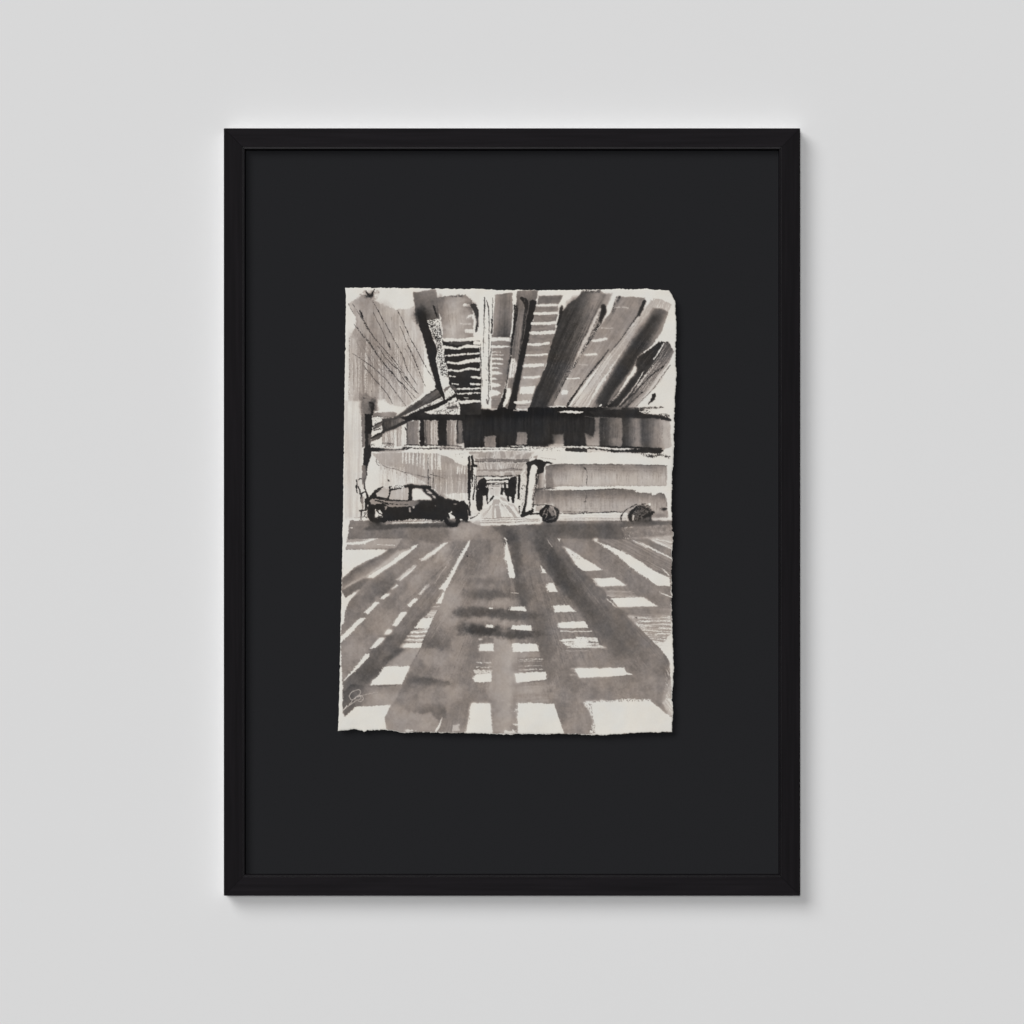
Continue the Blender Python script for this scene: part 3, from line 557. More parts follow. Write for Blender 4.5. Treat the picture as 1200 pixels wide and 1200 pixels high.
white(T4(298,415, 336,418, 345,510, 300,540), 205, jit=.4)
stroke(T4(440,420, 410,455, 378,492), [2.6,2,1], 42, jit=.3); stroke(T4(378,492, 352,520), [.8,.4], 70)
fill(T4(640,190, 690,155, 742,150, 742,260, 728,390, 712,510, 690,512, 678,440, 652,420, 648,490, 632,488, 615,420, 580,360, 590,250, 632,235), 40, jit=.4)
fill(T4(535,300, 580,300, 575,350, 565,398, 535,398), 42, jit=.3); stroke(T4(582,235, 590,330), 1.8, 42); white(T4(606,255, 636,260, 632,310, 606,300), 205, jit=.3); wline(T4(662,430, 660,500), 1.4, 206)
stroke(T4(782,140, 782,280, 770,445), [2.6,3,2.4], 41, jit=.3); stroke(T4(760,400, 780,450, 800,470), [.5,1,.4], 60, jit=.3); stroke(T4(735,150, 765,160), .7, 60)
fill(T4(800,160, 870,100, 872,480, 850,560, 800,640), 208, jit=.4, mot=3); specks(T4(800,180, 870,120, 860,560, 800,640), 60, .16); stroke(T4(785,555, 790,640), [1.6,1.4], 52, jit=.6, brk=.35)
stroke(T4(318,262, 420,258, 600,256), [.5,.9,.5], 52, jit=.3, brk=.15); stroke(T4(372,262, 372,330, 368,380), [.8,.9,.6], 46, jit=.3); stroke(T4(545,262, 548,300), .8, 46); stroke(T4(390,280, 530,278), [.6,.8,.5], 84, jit=.3, brk=.2)
stroke(T3(200,548, 420,556, 700,540, 790,545), [.9,1.2,1,.8], 56, jit=.4, brk=.15); stroke(T4(206,160, 206,330), [1,1.4], 44, jit=.3); stroke(T4(745,160, 742,300, 735,380), [.9,1,.6], 46, jit=.3)
hatch(T4(455,455, 300,700), T4(520,455, 800,700), 22, .6, 140, .6, .25)
# near left post
stroke(T4(110,0, 118,140, 112,300, 115,470), [4.4,4.6,3.6,2.4], 40, jit=.5); stroke(T4(115,470, 122,560, 120,620), [1.8,1.6,1.2], 56, jit=.4, brk=.2)
stroke(T3(150,290, 165,400, 205,410), [3,3,3.4], 41, jit=.5); stroke(T3(110,290, 120,420), [2.5,3.4], 41, jit=.4); wline(T3(130,330, 128,470), .9, 150); stroke(T3(150,420, 155,560, 150,690), [3.4,2,1], 42, jit=.4)
stroke(T4(182,130, 184,250, 176,380, 168,465), [.6,1,1.6,2], 42, jit=.35); stroke(T4(206,150, 208,330), [.7,1], 48, jit=.25)
fill(T4(262,600, 400,560, 410,700, 262,720), 205, jit=.5, mot=3); white(T4(150,470, 200,520, 215,600, 130,680), jit=.5); blob(T4(190,640), 5, 2.5, 190, .5); stroke(T4(130,715, 190,690, 245,640), [1.6,1,.6], 60, jit=.4, brk=.15)
# floor rays
for q, t in (((430,470, 480,455, 525,470, 520,525, 420,535), 172), ((530,430, 590,440, 640,500, 560,470), 176), ((425,545, 455,545, 442,720, 412,720), 172), ((470,560, 525,545, 540,715, 478,715), 168), ((430,545,520,545,525,600,470,590), 172), ((545,560, 575,575, 625,712, 602,715), 200), ((600,545, 640,545, 765,700, 718,715), 170), ((625,500, 720,530, 690,560, 640,530), 190), ((690,525, 730,540, 810,680, 770,650), 178), ((280,670, 400,560, 410,575, 300,705), 186)):
    fill(T4(*q), t, jit=.35, mot=5, grn=4)
white(T4(540,560, 600,560, 640,700, 590,712), jit=.3, op=.7)
stroke(T4(400,550, 350,640), .5, 130, brk=.3); stroke(T4(590,540, 660,640), .4, 120, brk=.35)
stroke(T4(310,720, 600,708, 800,700), [.8,.6,.6], 150, jit=.2)

# ---------------------------------------------------------------- the road
ROAD = np.concatenate([E(112,0, 300,0, 900,0, 990,40), F(0,32, 240,25, 270,0, 1135,0, 1133,110, 1125,210, 1122,690), H(1060,200, 1110,320, 1120,440, 1080,570, 1130,680, 1120,800, 0,804), G(1190,803, 690,786, 540,788, 470,790, 355,772, 150,640, 80,690, 65,600, 62,420, 52,200), E(58,700, 62,400, 95,140)])
fill(ROAD, 140, jit=.6, grad=(E(600,0), G(600,800), [(0,114),(.1,120),(.2,127),(.6,126),(1,137)]), mot=18, grn=8, st=(90,3,30,3))
# shade of the crossing band
fill(np.concatenate([E(115,35, 860,30, 1190,35), F(240,25, 800,20, 1133,25, 1130,108, 800,125, 360,122, 0,120), E(1000,130, 760,150, 460,122, 220,130, 92,142)]), 116, jit=.6, soft=1.2, mot=16, grad=(E(100,80), F(1130,80), [(0,112),(.25,118),(.42,132),(.5,112),(.62,92),(.8,94),(1,116)]))
fill(E(200,62, 260,25, 780,20, 860,30, 760,45, 480,50, 250,68), 72, op=.8, jit=.8, soft=1.3)
blob(E(840,75), 9, 6, 108, .5); blob(E(930,60), 14, 6, 150, .5, mode='light'); fill(E(820,20, 1000,0, 990,60, 900,60), 146, op=.6, soft=2.5, jit=1)
fill(F(790,45, 1133,28, 1130,108, 820,122), 132, op=.6, jit=.5, dry=(0,.3,1.6,1.2)); specks(F(790,48, 1130,30, 1130,112, 800,124), 196, .24, op=.7, mode='light'); specks(F(930,40, 1130,30, 1130,112, 980,118), 200, .27, o=3, op=.75, mode='light')
for l in ((815,50, 900,42), (960,44, 1090,32)): wline(F(*l), .9, 205, brk=.45)
fill(F(830,122, 1130,100, 1128,190, 980,120), 205, jit=.6, soft=1, op=.6, st=(25,20,30,.8))
# dark sweeps
fill(np.concatenate([E(1060,40, 1190,45), F(60,60, 120,90, 110,160, 100,380, 150,560, 130,600, 60,400, 10,120), E(1150,110)]), 98, op=.85, jit=1, soft=2.6, mot=16)
fill(F(100,70, 380,110, 530,330, 700,490, 820,640, 1040,880, 1060,914, 760,914, 640,770, 480,560, 350,420, 240,290, 150,180), 108, op=.85, jit=.6, soft=1.6, mot=14, grad=(F(200,100), F(800,800), [(0,100),(.3,94),(.6,104),(1,116)]), st=(50,5,40,1.6))
fill(H(520,0, 790,0, 1060,200, 1105,330, 1100,420, 860,380, 740,280), 116, op=.7, jit=.8, soft=2, mot=12, st=(45,5,40,1.5))
stroke(F(190,110, 300,270, 420,430, 520,560, 620,700), [4,8,9,8,6], 84, op=.5, soft=4, jit=1.4); stroke(F(10,90, 90,130, 130,300), [5,6,4], 76, op=.5, soft=3.5, jit=1)
fill(F(100,100, 240,120, 250,300, 330,560, 300,914, 240,914, 190,640, 120,420), 112, op=.65, jit=1, soft=3, mot=14)
for c, rx, ry, t, o_ in (((1060,500),20,5,96,.7), ((1040,620),28,6,88,.75), ((1005,738),30,6,70,.75), ((1130,745),16,4,72,.8), ((960,480),14,5,116,.5), ((1100,400),20,3,116,.5), ((690,800),16,8,104,.6), ((1180,620),14,5,90,.6)): blob(E(*c), rx, ry, t, o_, rough=.9)
for c, rx, ry, t, o_ in (((60,500),20,3.5,100,.5), ((80,640),26,4.5,92,.7), ((20,745),12,4,80,.8), ((150,755),22,3.5,88,.8), ((220,760),10,3,92,.7)): blob(F(*c), rx, ry, t, o_, rough=.9)
blob(E(1040,660), 20, 3, 160, .5, mode='light'); blob(E(900,850), 26, 14, 156, .4, mode='light'); blob(E(820,560), 12, 20, 152, .4, mode='light')
stroke(E(1145,140, 1100,270, 1060,380, 1030,480), [.7,1,.9,.5], 104, op=.7); wline(E(1140,150, 1085,300), .6, 168, op=.7); wline(E(790,260, 680,425), .7, 180, op=.8); wline(E(820,180, 620,560), .6, 164, op=.5)
hatch(np.array([[585., 640.], [505., 858.]]), np.array([[601., 640.], [640., 858.]]), 44, .8, 104, .4, .42); hatch(np.array([[582., 640.], [505., 858.]]), np.array([[601., 640.], [640., 858.]]), 30, .9, 168, .35, .44, 'light')
hatch(np.array([[560., 625.], [402., 760.]]), np.array([[582., 635.], [505., 800.]]), 40, .8, 100, .45, .42); hatch(np.array([[560., 625.], [402., 760.]]), np.array([[582., 635.], [505., 800.]]), 26, .8, 166, .35, .44, 'light')
hatch(np.array([[604., 630.], [640., 855.]]), np.array([[650., 635.], [785., 800.]]), 60, .8, 92, .45, .42); hatch(np.array([[604., 630.], [640., 855.]]), np.array([[650., 635.], [785., 800.]]), 30, .8, 156, .35, .45, 'light')
hatch(np.array([[650., 634.], [785., 770.]]), np.array([[700., 630.], [788., 690.]]), 26, .7, 104, .45, .42)
for c, rx, ry, t, o_, ro in (((700,90),14,8,156,.7,0), ((600,180),5,18,168,.6,32), ((480,330),6,16,156,.5,35), ((630,480),14,28,152,.7,8), ((560,770),20,8,150,.6,0), ((660,960),12,10,152,.6,0), ((920,860),13,52,168,.7,0), ((890,270),10,18,146,.5,15), ((280,590),9,18,150,.55,40), ((130,720),14,12,150,.55,30), ((880,480),20,4,152,.5,0), ((800,560),16,4,150,.45,0)):
    blob(R1(*c), rx*1.15, ry*1.15, t+6, min(1, o_*1.1), rot=ro, rough=.7, mode='light')
for c, rx, ry, t, o_, ro in (((250,390),18,9,98,.7,-35), ((130,450),10,7,104,.6,-30), ((450,570),6,26,98,.75,38), ((330,740),7,30,86,.85,38), ((560,690),16,7,104,.7,0), ((720,520),16,6,92,.75,0), ((775,612),22,5.5,70,.7,0), ((860,620),18,5,74,.9,0), ((770,730),10,22,108,.6,5), ((830,350),20,4,112,.6,0), ((840,420),24,5,100,.7,0), ((870,520),22,5.5,90,.75,0), ((700,1060),16,14,118,.6,0), ((440,160),8,5,104,.5,-35), ((520,110),26,7,112,.5,0), ((420,850),12,9,116,.5,0)):
    blob(R1(*c), rx*1.05, ry*1.1, t-8, min(1, o_*1.15), rot=ro, rough=.75)
for c, rx, ry, t, o_, ro in (((150,180),10,22,126,.5,0), ((30,460),12,4,150,.5,0), ((40,580),12,4,146,.5,0), ((30,800),10,40,164,.6,0), ((170,930),16,5,160,.5,0), ((430,160),22,8,142,.45,25), ((560,300),14,8,140,.4,30), ((600,790),24,6,138,.4,0)):
    blob(R2(*c), rx*1.1, ry*1.1, t+6, o_, rot=ro, rough=.7, mode='light')
for c, rx, ry, t, o_, ro in (((60,110),8,9,84,.8,30), ((95,230),5,28,92,.75,-4), ((130,420),7,22,98,.7,-8), ((230,150),9,11,86,.6,-40), ((290,240),8,20,78,.85,-38), ((350,340),9,22,80,.8,-38), ((450,460),9,24,88,.75,-42), ((560,600),14,26,98,.6,-45), ((660,690),16,16,102,.5,-45), ((220,600),12,20,108,.6,-5), ((250,760),10,34,112,.6,-3), ((90,540),22,5,92,.8,0), ((90,640),26,4.5,84,.85,0), ((320,1060),9,20,114,.5,0), ((380,880),12,20,116,.5,0), ((560,60),22,5,92,.6,0), ((360,80),16,6,100,.5,0)):
    blob(R2(*c), rx*1.05, ry*1.1, t-6, min(1, o_*1.12), rot=ro, rough=.75)
# lower left: bands and white gaps
fill(E(460,122, 640,140, 560,300, 430,400, 250,520, 100,640, 62,700, 70,520, 200,400, 380,280), 124, op=.8, jit=1, soft=2.2, mot=18); fill(E(240,430, 420,370, 440,420, 300,500, 200,540), 92, op=.5, jit=2, soft=4)
fill(E(640,150, 760,160, 560,330, 440,470, 300,660, 160,800, 60,840, 60,760, 220,650, 420,420), 136, op=.6, jit=.8, soft=2, mot=14)
fill(E(95,128, 220,122, 300,120, 465,122, 420,185, 90,192, 95,150), 158, jit=.4, ed=12, mot=8)
white(E(90,150, 215,140, 250,125, 300,121, 225,150, 215,160, 90,161)); wline(E(300,160, 415,164), [.7,.9], 208); wline(E(200,130, 300,121), .7, 206)
white(E(85,197, 370,195, 330,225, 240,265, 150,310, 66,382), jit=.3); fill(E(375,196, 450,180, 300,300, 180,390, 70,470, 62,400, 150,325, 290,250), 112, jit=.5, soft=1, mot=14, grad=(E(200,290), E(240,350), [(0,92),(.5,116),(1,140)]))
fill(E(430,205, 520,190, 330,330, 220,385, 70,470, 80,445, 250,350), 186, jit=.6, soft=1.6, op=.75, st=(-33,12,30,1)); fill(E(62,470, 90,450, 200,390, 240,390, 180,460, 80,520, 72,500), 104, jit=.6, soft=.8, mot=10)
white(E(525,195, 540,172, 568,160, 560,175, 520,215, 440,270, 360,325, 270,388, 222,386, 300,335, 400,270, 470,212), jit=.35); wline(E(525,180,570,162), [1,.5], 200)
white(E(68,480, 84,520, 180,460, 110,540, 84,600, 70,690, 58,700, 60,510), jit=.3)
fill(E(580,262, 640,220, 720,165, 765,148, 700,210, 620,270), 204, jit=.5, soft=1, st=(-40,12,20,.8)); white(E(765,146, 690,200, 598,274, 605,262, 680,200, 745,150)); wline(E(594,272, 680,210, 768,150), [1.4,1.8,1], 214)
fill(E(420,400, 540,300, 565,300, 540,335, 440,402), 190, jit=.6, soft=1, st=(-42,12,20,.8)); wline(E(448,402, 500,360, 552,312), [1.3,2,1.2], 213)
white(E(394,455, 432,428, 436,436, 400,460, 388,460)); white(E(318,524, 352,490, 384,487, 372,504, 340,528)); white(E(210,618, 284,548, 314,549, 236,628)); white(E(180,654, 220,656, 130,745, 48,828, 50,782)); white(E(202,914, 222,894, 248,890, 232,914)); 
white(E(645,425, 640,445, 590,498, 578,496, 620,440)); white(E(500,572, 545,524, 578,522, 540,556, 520,578)); white(E(400,700, 440,640, 456,614, 496,612, 485,636, 430,706)); white(E(342,766, 366,730, 402,730, 376,764)); white(E(252,858, 312,784, 358,784, 290,852))
white(E(918,132, 918,155, 850,280, 770,440, 745,478, 735,460, 710,462, 760,400, 830,280, 870,200)); white(E(740,478, 748,485, 724,552, 694,555, 720,510)); wline(E(664,578,712,576), .8, 190)
fill(E(655,600, 700,600, 680,640, 618,645, 640,620), 198, jit=.3, st=(0,18,12,.8)); white(E(600,652, 680,650, 642,720, 548,720, 570,690))
fill(E(530,735, 640,722, 600,810, 470,810), 188, jit=.3, st=(0,40,40,.7)); wline(E(525,746, 630,745), 1.2, 212); wline(E(500,774, 618,770), 1.2, 212); wline(E(480,800, 605,798), .9, 208); fill(E(540,752,630,750,622,764,520,766), 150, jit=.2); fill(E(500,784,612,780,608,792,490,794), 148, jit=.2)
white(E(464,824, 602,818, 590,852, 444,851), jit=.3)
fill(E(590,270, 690,240, 660,330, 580,420, 500,510, 440,540), 150, op=.4, jit=1, soft=3)
fill(E(640,420, 730,470, 640,620, 440,850, 350,914, 250,914, 400,720, 560,540), 120, op=.6, jit=.7, soft=1.8, mot=14, st=(-52,8,40,1.3)); 
# re-lay the marks that cross it
white(E(740,478, 748,485, 724,552, 694,555, 720,510)); white(E(600,652, 680,650, 642,720, 548,720, 570,690)); white(E(400,700, 440,640, 456,614, 496,612, 485,636, 430,706)); white(E(342,766, 366,730, 402,730, 376,764)); white(E(252,858, 312,784, 358,784, 290,852))
white(E(500,572, 545,524, 578,522, 540,556, 520,578)); white(E(464,824, 602,818, 590,852, 444,851))
for a_, b_, t in ((525,632,746), (500,620,773), (480,606,800)): wline(E(a_,t, b_,t-2), 1.2, 210)
fill(E(655,600, 700,600, 680,640, 618,645, 640,620), 190, jit=.3, st=(0,18,12,.8))
fill(G(610,0, 690,0, 480,460, 400,600, 350,700, 300,640, 420,360, 500,230), 150, op=.0)
stroke(E(702,600, 645,722, 594,845, 560,914), .5, 92, op=.8); stroke(G(592,224, 520,350, 467,470, 405,600, 350,690), .5, 92, op=.8, brk=.15)
fill(G(540,225, 590,222, 520,345, 350,345, 400,290), 160, jit=.5, soft=1.2, op=.7, mot=10)
fill(G(300,150, 520,130, 420,280, 340,350, 220,480, 100,560, 66,520, 66,450, 200,330), 92, op=.6, jit=1.4, soft=3, mot=22); blob(G(230,400), 16, 10, 76, .6, rot=-40)
white(E(252,858, 312,784, 358,784, 290,852))
white(G(66,452, 180,320, 222,268, 248,263, 240,290, 160,370)); white(G(300,420, 345,350, 518,346, 465,468, 250,473, 270,440), jit=.35)
fill(G(66,520, 120,470, 250,475, 470,470, 440,540, 400,604, 160,620, 78,690, 66,630), 110, jit=.6, soft=.9, mot=10, grad=(G(70,560), G(440,560), [(0,82),(.3,108),(.6,148),(1,160)]), grad2=(G(250,475), G(230,610), [(0,-22),(.4,0),(1,6)])); stroke(G(300,480, 420,478), [1,1], 90, op=.6)
white(G(138,622, 250,612, 388,606, 350,690, 360,772, 212,778, 190,775, 60,772, 44,770, 60,690, 80,686), jit=.3); white(G(50,390, 62,450, 66,600, 70,640, 84,620, 72,690, 40,775, 40,600)); fill(G(66,600, 140,560, 150,620, 85,686, 70,660), 96, jit=.4, soft=.8)
wline(G(72,640, 95,612), 1, 206)
# the white pencil initials
sg = dict(jit=.1, brk=.1)
wline(G(120,570, 112,545, 130,522, 160,508, 180,506, 186,520, 178,540, 150,560, 128,572, 118,566), .8, 178, **sg); wline(G(110,610, 125,585, 150,562, 190,545, 240,530, 300,518), [.9,.7,.7,.6,.4], 172, **sg)
wline(G(178,540, 198,548, 206,560, 198,576, 182,584, 160,576, 120,604, 105,616), .8, 176, **sg); wline(G(145,565, 165,572, 190,560, 180,545), .7, 172, **sg); wline(G(90,625,130,590), .6, 168, **sg)
# lower middle
fill(G(520,400, 580,415, 650,425, 780,450, 700,470, 560,480, 440,540, 470,480), 88, op=.6, jit=1.2, soft=2.2, mot=16); fill(G(495,462, 520,440, 600,424, 680,436, 790,458, 760,480, 660,520, 540,540, 440,560, 470,490), 92, jit=1.6, soft=.9, op=.62, sm=1, grad=(G(600,425), G(600,540), [(0,78),(.35,100),(1,140)]), mot=14)
fill(G(480,480, 640,470, 800,500, 700,640, 600,660, 480,620, 400,600), 134, op=.5, jit=1.5, soft=3, mot=20); fill(G(395,605, 440,595, 500,640, 600,665, 660,650, 720,740, 690,785, 500,785, 360,770, 350,690), 152, jit=.6, soft=.9, mot=8, ed=8, op=.85)
fill(G(420,590, 480,640, 520,655, 600,668, 650,650, 700,700, 760,690, 740,600, 620,600, 500,560), 108, jit=1.8, soft=1, op=.6, sm=1, grad=(G(560,570), G(600,665), [(0,138),(.6,120),(1,94)]), mot=12); wline(G(735,690, 712,745, 690,782), [.7,2.4,2], 210); white(G(480,768, 540,770, 560,780, 490,786), jit=.8, op=.8)
fill(G(760,700, 900,560, 930,600, 880,790, 760,790), 124, op=.5, jit=1, soft=2.5, mot=12, st=(100,8,30,1)); fill(G(800,740, 850,735, 850,780, 800,785), 196, jit=1, soft=1, op=.7)
fill(G(880,200, 970,210, 940,400, 930,590, 860,560), 128, op=.5, jit=1, soft=3); fill(G(1075,200, 1190,200, 1190,790, 1080,790, 1062,600), 158, op=.7, jit=.8, soft=2, mot=10, grad=(G(1080,500), G(1200,500), [(0,150),(1,168)]))
# square gaps down the middle
for q in ((1048,585, 1072,583, 1070,594, 1050,594), (1018,716, 1030,698, 1076,697, 1076,720), (975,792, 1000,788, 1006,796, 980,800), (985,826, 1076,823, 1076,875, 978,875)): white(E(*q), jit=.4)
stroke(E(1000,775,1060,780), .7, 170, mode='light', brk=.4)
fill(E(1000,790, 1075,785, 1075,820, 1000,820), 100, op=.5, soft=1.5)
white(G(1065,392, 1062,452, 950,452, 940,425, 955,400), jit=.6); fill(G(945,372, 1068,372, 1066,395, 955,402), 200, jit=1.1, dry=(0,.42,2,1)); 
for y in (322,350,380): wline(G(960,y, 1060,y+4), 1.1, 205, brk=.52, jit=.5)
white(G(925,594, 1056,594, 1062,700, 1070,800, 890,796, 905,720, 915,640), jit=.4); specks(G(890,600, 925,595, 915,720, 890,800), 140, .4)
for q in ((52,578, 145,575, 156,606, 40,600), (60,704, 184,703, 192,736, 48,730), (64,824, 226,826, 236,874, 62,880)): white(F(*q), jit=.4)
wline(F(50,484, 100,486), .7, 190); fill(F(40,880,240,880,250,914,40,914), 160, op=.6, soft=1.5)
white(F(10,122, 24,150, 40,220, 80,382, 40,382, 20,270, 8,262, 12,200, 16,150)); wline(F(5,118,20,130), 1.2, 208)
white(F(248,302, 270,325, 286,353, 264,350)); specks(F(200,240,280,300,280,500,200,480), 200, .0); white(F(300,420, 336,416, 362,476, 305,480, 290,440), jit=.5); white(F(330,572, 400,566, 440,570, 484,611, 345,615, 338,590), jit=.5, dry=(0,.16,10,.7)); white(F(365,682, 545,676, 568,718, 375,720), jit=.5); wline(F(385,742, 590,744), [1,1.2], 204, rag=.3)
fill(F(400,795, 470,790, 490,780, 630,785, 640,830, 685,850, 470,848, 420,838, 380,804), 213, jit=.4, dry=(0,.4,12,.7)); white(F(470,800, 560,790, 560,835, 480,835), jit=.8, dry=(0,.25,10,.6)); wline(F(430,848, 685,850), [.8,1.4,.8], 210); wline(F(375,803, 470,803), [.5,1], 206); wline(F(420,872, 560,870), [1,.6], 176, op=.7)
white(F(290,122, 300,130, 328,178, 322,178), op=.6)
white(F(362,118, 382,122, 372,138), 205); white(F(398,170, 420,180, 500,230, 560,270, 630,310, 660,333, 530,337, 480,290, 440,230), jit=.35); specks(F(400,170,520,250,480,280,430,210), 130, .2)
white(F(590,124, 630,120, 636,130, 620,145), 207); white(F(622,138, 700,170, 800,210, 930,280, 960,310, 1060,360, 1115,385, 1115,440, 1030,436, 900,345, 850,310, 760,230, 680,180), jit=.5); fill(F(636,128, 820,125, 1000,180, 1120,250, 1115,365, 940,280, 780,190), 132, op=.7, jit=.5, soft=.6, st=(28,14,40,1.1), dry=(28,.17,30,1)); 
for l in ((960,115, 1040,150, 1125,190), (900,140, 1000,190, 1125,255), (1060,320, 1110,365), (1040,480,1120,510), (860,130,960,180), (1000,120,1130,150)): wline(F(*l), [1.2,2.4,1.4], 207, st=.3, jit=.3)
fill(F(530,340, 660,336, 760,380, 580,392), 122, op=.6, jit=.4, soft=.8); white(F(596,392, 735,380, 828,436, 640,441, 625,420), jit=.4, dry=(0,.1,8,.8)); fill(F(585,385, 610,390, 650,440, 620,440), 190, jit=.8, op=.6)
fill(F(680,470, 860,470, 905,512, 700,512), 146, jit=.4, op=.8, st=(0,14,30,.8)); wline(F(700,476, 850,478), .6, 180, brk=.3); wline(F(690,506, 880,508), .5, 190)
white(F(715,520, 940,512, 1035,576, 770,580), jit=.35); wline(F(688,522, 752,578), 1.2, 205, st=.25); fill(F(780,585, 1115,580, 1118,615, 820,625), 140, op=.7, st=(0,14,40,.8), jit=.4)
fill(F(825,635, 1118,620, 1120,720, 1118,914, 1060,880, 1050,860, 940,750, 880,690), 212, jit=.5, st=(3,10,40,.8), dry=(3,.14,30,.8)); 
fill(F(820,600, 1120,590, 1120,700, 1118,800, 1000,830, 940,770, 880,700), 150, jit=.5, soft=.8, dry=(2.5,.53,34,.75), mot=14); fill(F(800,585, 1120,575, 1120,640, 980,650, 840,640), 134, jit=.4, soft=.9, op=.8, dry=(2,.32,40,.7), st=(2,12,30,.8))
for y, a_, w_ in ((668,850,1.5), (690,880,2.2), (722,900,1.2), (760,940,2), (800,970,1.6), (826,990,1)):
    stroke(F(a_,y, 1000,y-6, 1122-(y-620)*.4,y-12), [w_,w_*1.3,w_*.4], 128+(y-640)*.1, st=.42, jit=.5, rag=.42, op=.85)
stroke(F(886,652, 890,652), 1.5, 46); fill(F(940,760, 1040,860, 1070,880, 1060,914, 1000,860), 128, jit=.6, soft=.8, op=.9); fill(F(840,650, 940,750, 1060,890, 1070,914, 1020,914, 900,760), 122, op=.8, jit=.4, soft=.7, st=(48,8,40,1))
for k_ in (0,16,30): stroke(F(770+k_,590, 880+k_,720, 1010+k_,860), .5, 92, op=.5)
# lower right
for q in ((60,196, 222,198, 235,244, 70,250), (72,396, 130,392, 282,384, 288,436, 84,457)): white(H(*q), jit=.45)
for y, t in ((300,1), (312,.8), (345,.9), (370,1.8)): wline(H(100,y+4, 180,y, 262,y-3), [t*.6,t,t*.7], 200, brk=.4)
fill(H(90,460, 285,445, 300,590, 90,592), 160, op=.5, soft=1.5, st=(-3,9,20,1)); white(H(95,594, 200,592, 338,600, 370,690, 405,798, 95,798), jit=.35); specks(H(60,600,96,600,96,800,60,800), 200, .0); 
for y, x0 in ((636,78),(648,64),(690,84),(735,70),(778,60)): wline(H(x0,y, 100,y+3), 1.2+rng.rand(), 212, jit=.9, brk=.3)
white(H(10,782, 70,780, 90,800, 0,802), jit=.8, op=.8)
white(H(470,358, 640,360, 808,358, 822,388, 870,400, 700,418, 510,424, 490,390), jit=.4); specks(H(440,355, 490,355, 510,424, 455,400), 0, .0)
for y in (362,380,400): wline(H(445+rng.rand()*20,y, 500,y+6), 1.6, 208, jit=.8, brk=.35)
fill(H(560,575, 700,576, 800,566, 980,568, 1010,600, 1060,640, 1128,690, 1128,786, 900,794, 700,806, 575,800, 600,720, 570,640, 530,590), 214, jit=.7, js=1.5, mot=2, grn=3); specks(H(515,585, 590,600, 620,800, 570,800), 130, .46); specks(H(540,560, 1000,560, 1000,580, 540,590), 130, .42)
white(H(525,590,560,580,600,700,580,660), op=.4); fill(H(1060,590, 1100,560, 1135,640, 1120,690), 190, jit=.6, st=(50,22,20,.8), op=.8); fill(H(1085,470, 1122,420, 1130,560, 1090,560, 1060,590), 160, jit=1.2, op=.8, dry=(60,.3,8,.8)); white(H(1108,200,1135,180,1138,420,1126,430,1118,340), jit=1.2, op=.8, soft=.8)
hatch(H(1075,300, 1130,420), H(1060,500, 1135,590), 9, .8, 208, .8, .45, 'light')
white(F(1105,770, 1130,760, 1130,914, 1100,914, 1050,860), jit=.6, op=.9)

# ---------------------------------------------------------------- dark car on the left
fill(T1(400,760, 600,740, 1200,720, 1200,780, 600,790), 205, jit=.4, st=(0,12,20,.6)); fill(C(240,800, 860,800, 850,822, 300,826), 100, op=.6, jit=.8, soft=1); wline(T1(680,772, 900,772, 1195,772), 1, 210); wline(T2(0,770, 200,765, 440,762), [1.2,1,.5], 208); specks(C(380,790,640,788,640,800,380,800), 60, .3)
BODY = np.concatenate([T1(330,470, 370,440, 400,400, 480,310, 560,285, 640,290, 860,270, 1000,275, 1200,290), T2(270,290, 330,340, 440,420, 470,450, 590,460, 660,480, 730,480, 790,550, 825,620, 828,680, 790,690, 780,760, 740,750, 720,740, 700,730, 460,745, 0,722), T1(900,735, 640,750, 560,770, 480,760, 390,760, 360,700, 350,620, 360,540, 320,560)])
fill(BODY, 40, jit=.85, js=1.4, mot=3, grn=5)
fill(ring(T1(468,655), 9.6, 10.6), 39, jit=.5, sm=1); fill(ring(T2(568,705), 9.8, 10.4), 39, jit=.5, sm=1)
fill(T1(470,400, 480,370, 560,310, 640,300, 650,330, 620,440, 480,420), 180, jit=.4, mot=8); fill(T1(455,370, 540,310, 520,300, 440,380), 205, op=.4)
fill(T1(660,340, 890,300, 900,330, 892,470, 640,462), 180, jit=.4, mot=8, st=(90,7,20,1)); wline(T1(815,310, 812,470), [.8,1,.8], 206); stroke(T1(650,290, 645,380, 625,450), [2.4,2,1.4], 42, jit=.4)
white(T1(655,268, 830,262, 850,305, 655,322), jit=1, op=.95); specks(T1(660,270,850,270,850,320,660,320), 50, .34); white(T1(545,280,640,272,640,312,540,320), jit=.9, op=.85)
stroke(T1(850,280, 920,268, 1000,278, 1100,285, 1200,292), [1.6,3,2,2.6,2.4], 41, jit=.4); stroke(T1(925,280, 925,400, 920,490), [3.4,3.8,3.4], 41, jit=.4)
white(T1(945,330, 1000,308, 1080,320, 1160,390, 1205,440, 1205,468, 950,474), jit=.35)
for q in ((215,318, 260,335, 250,345, 225,340), (228,355, 270,352, 305,370, 300,388, 240,372), (300,400, 330,405, 360,440, 340,448, 310,420)): white(T2(*q), jit=.25)
fill(T2(160,330, 220,350, 290,410, 370,470, 345,470, 230,395), 41, jit=.3)
fill(T1(380,470, 430,440, 640,470, 890,480, 940,480, 1060,490, 1000,540, 940,550, 640,560, 560,510, 400,530), 132, jit=.5, mot=10, grad=(T1(400,500), T1(1050,510), [(0,150),(.4,136),(.8,128),(1,90)]))
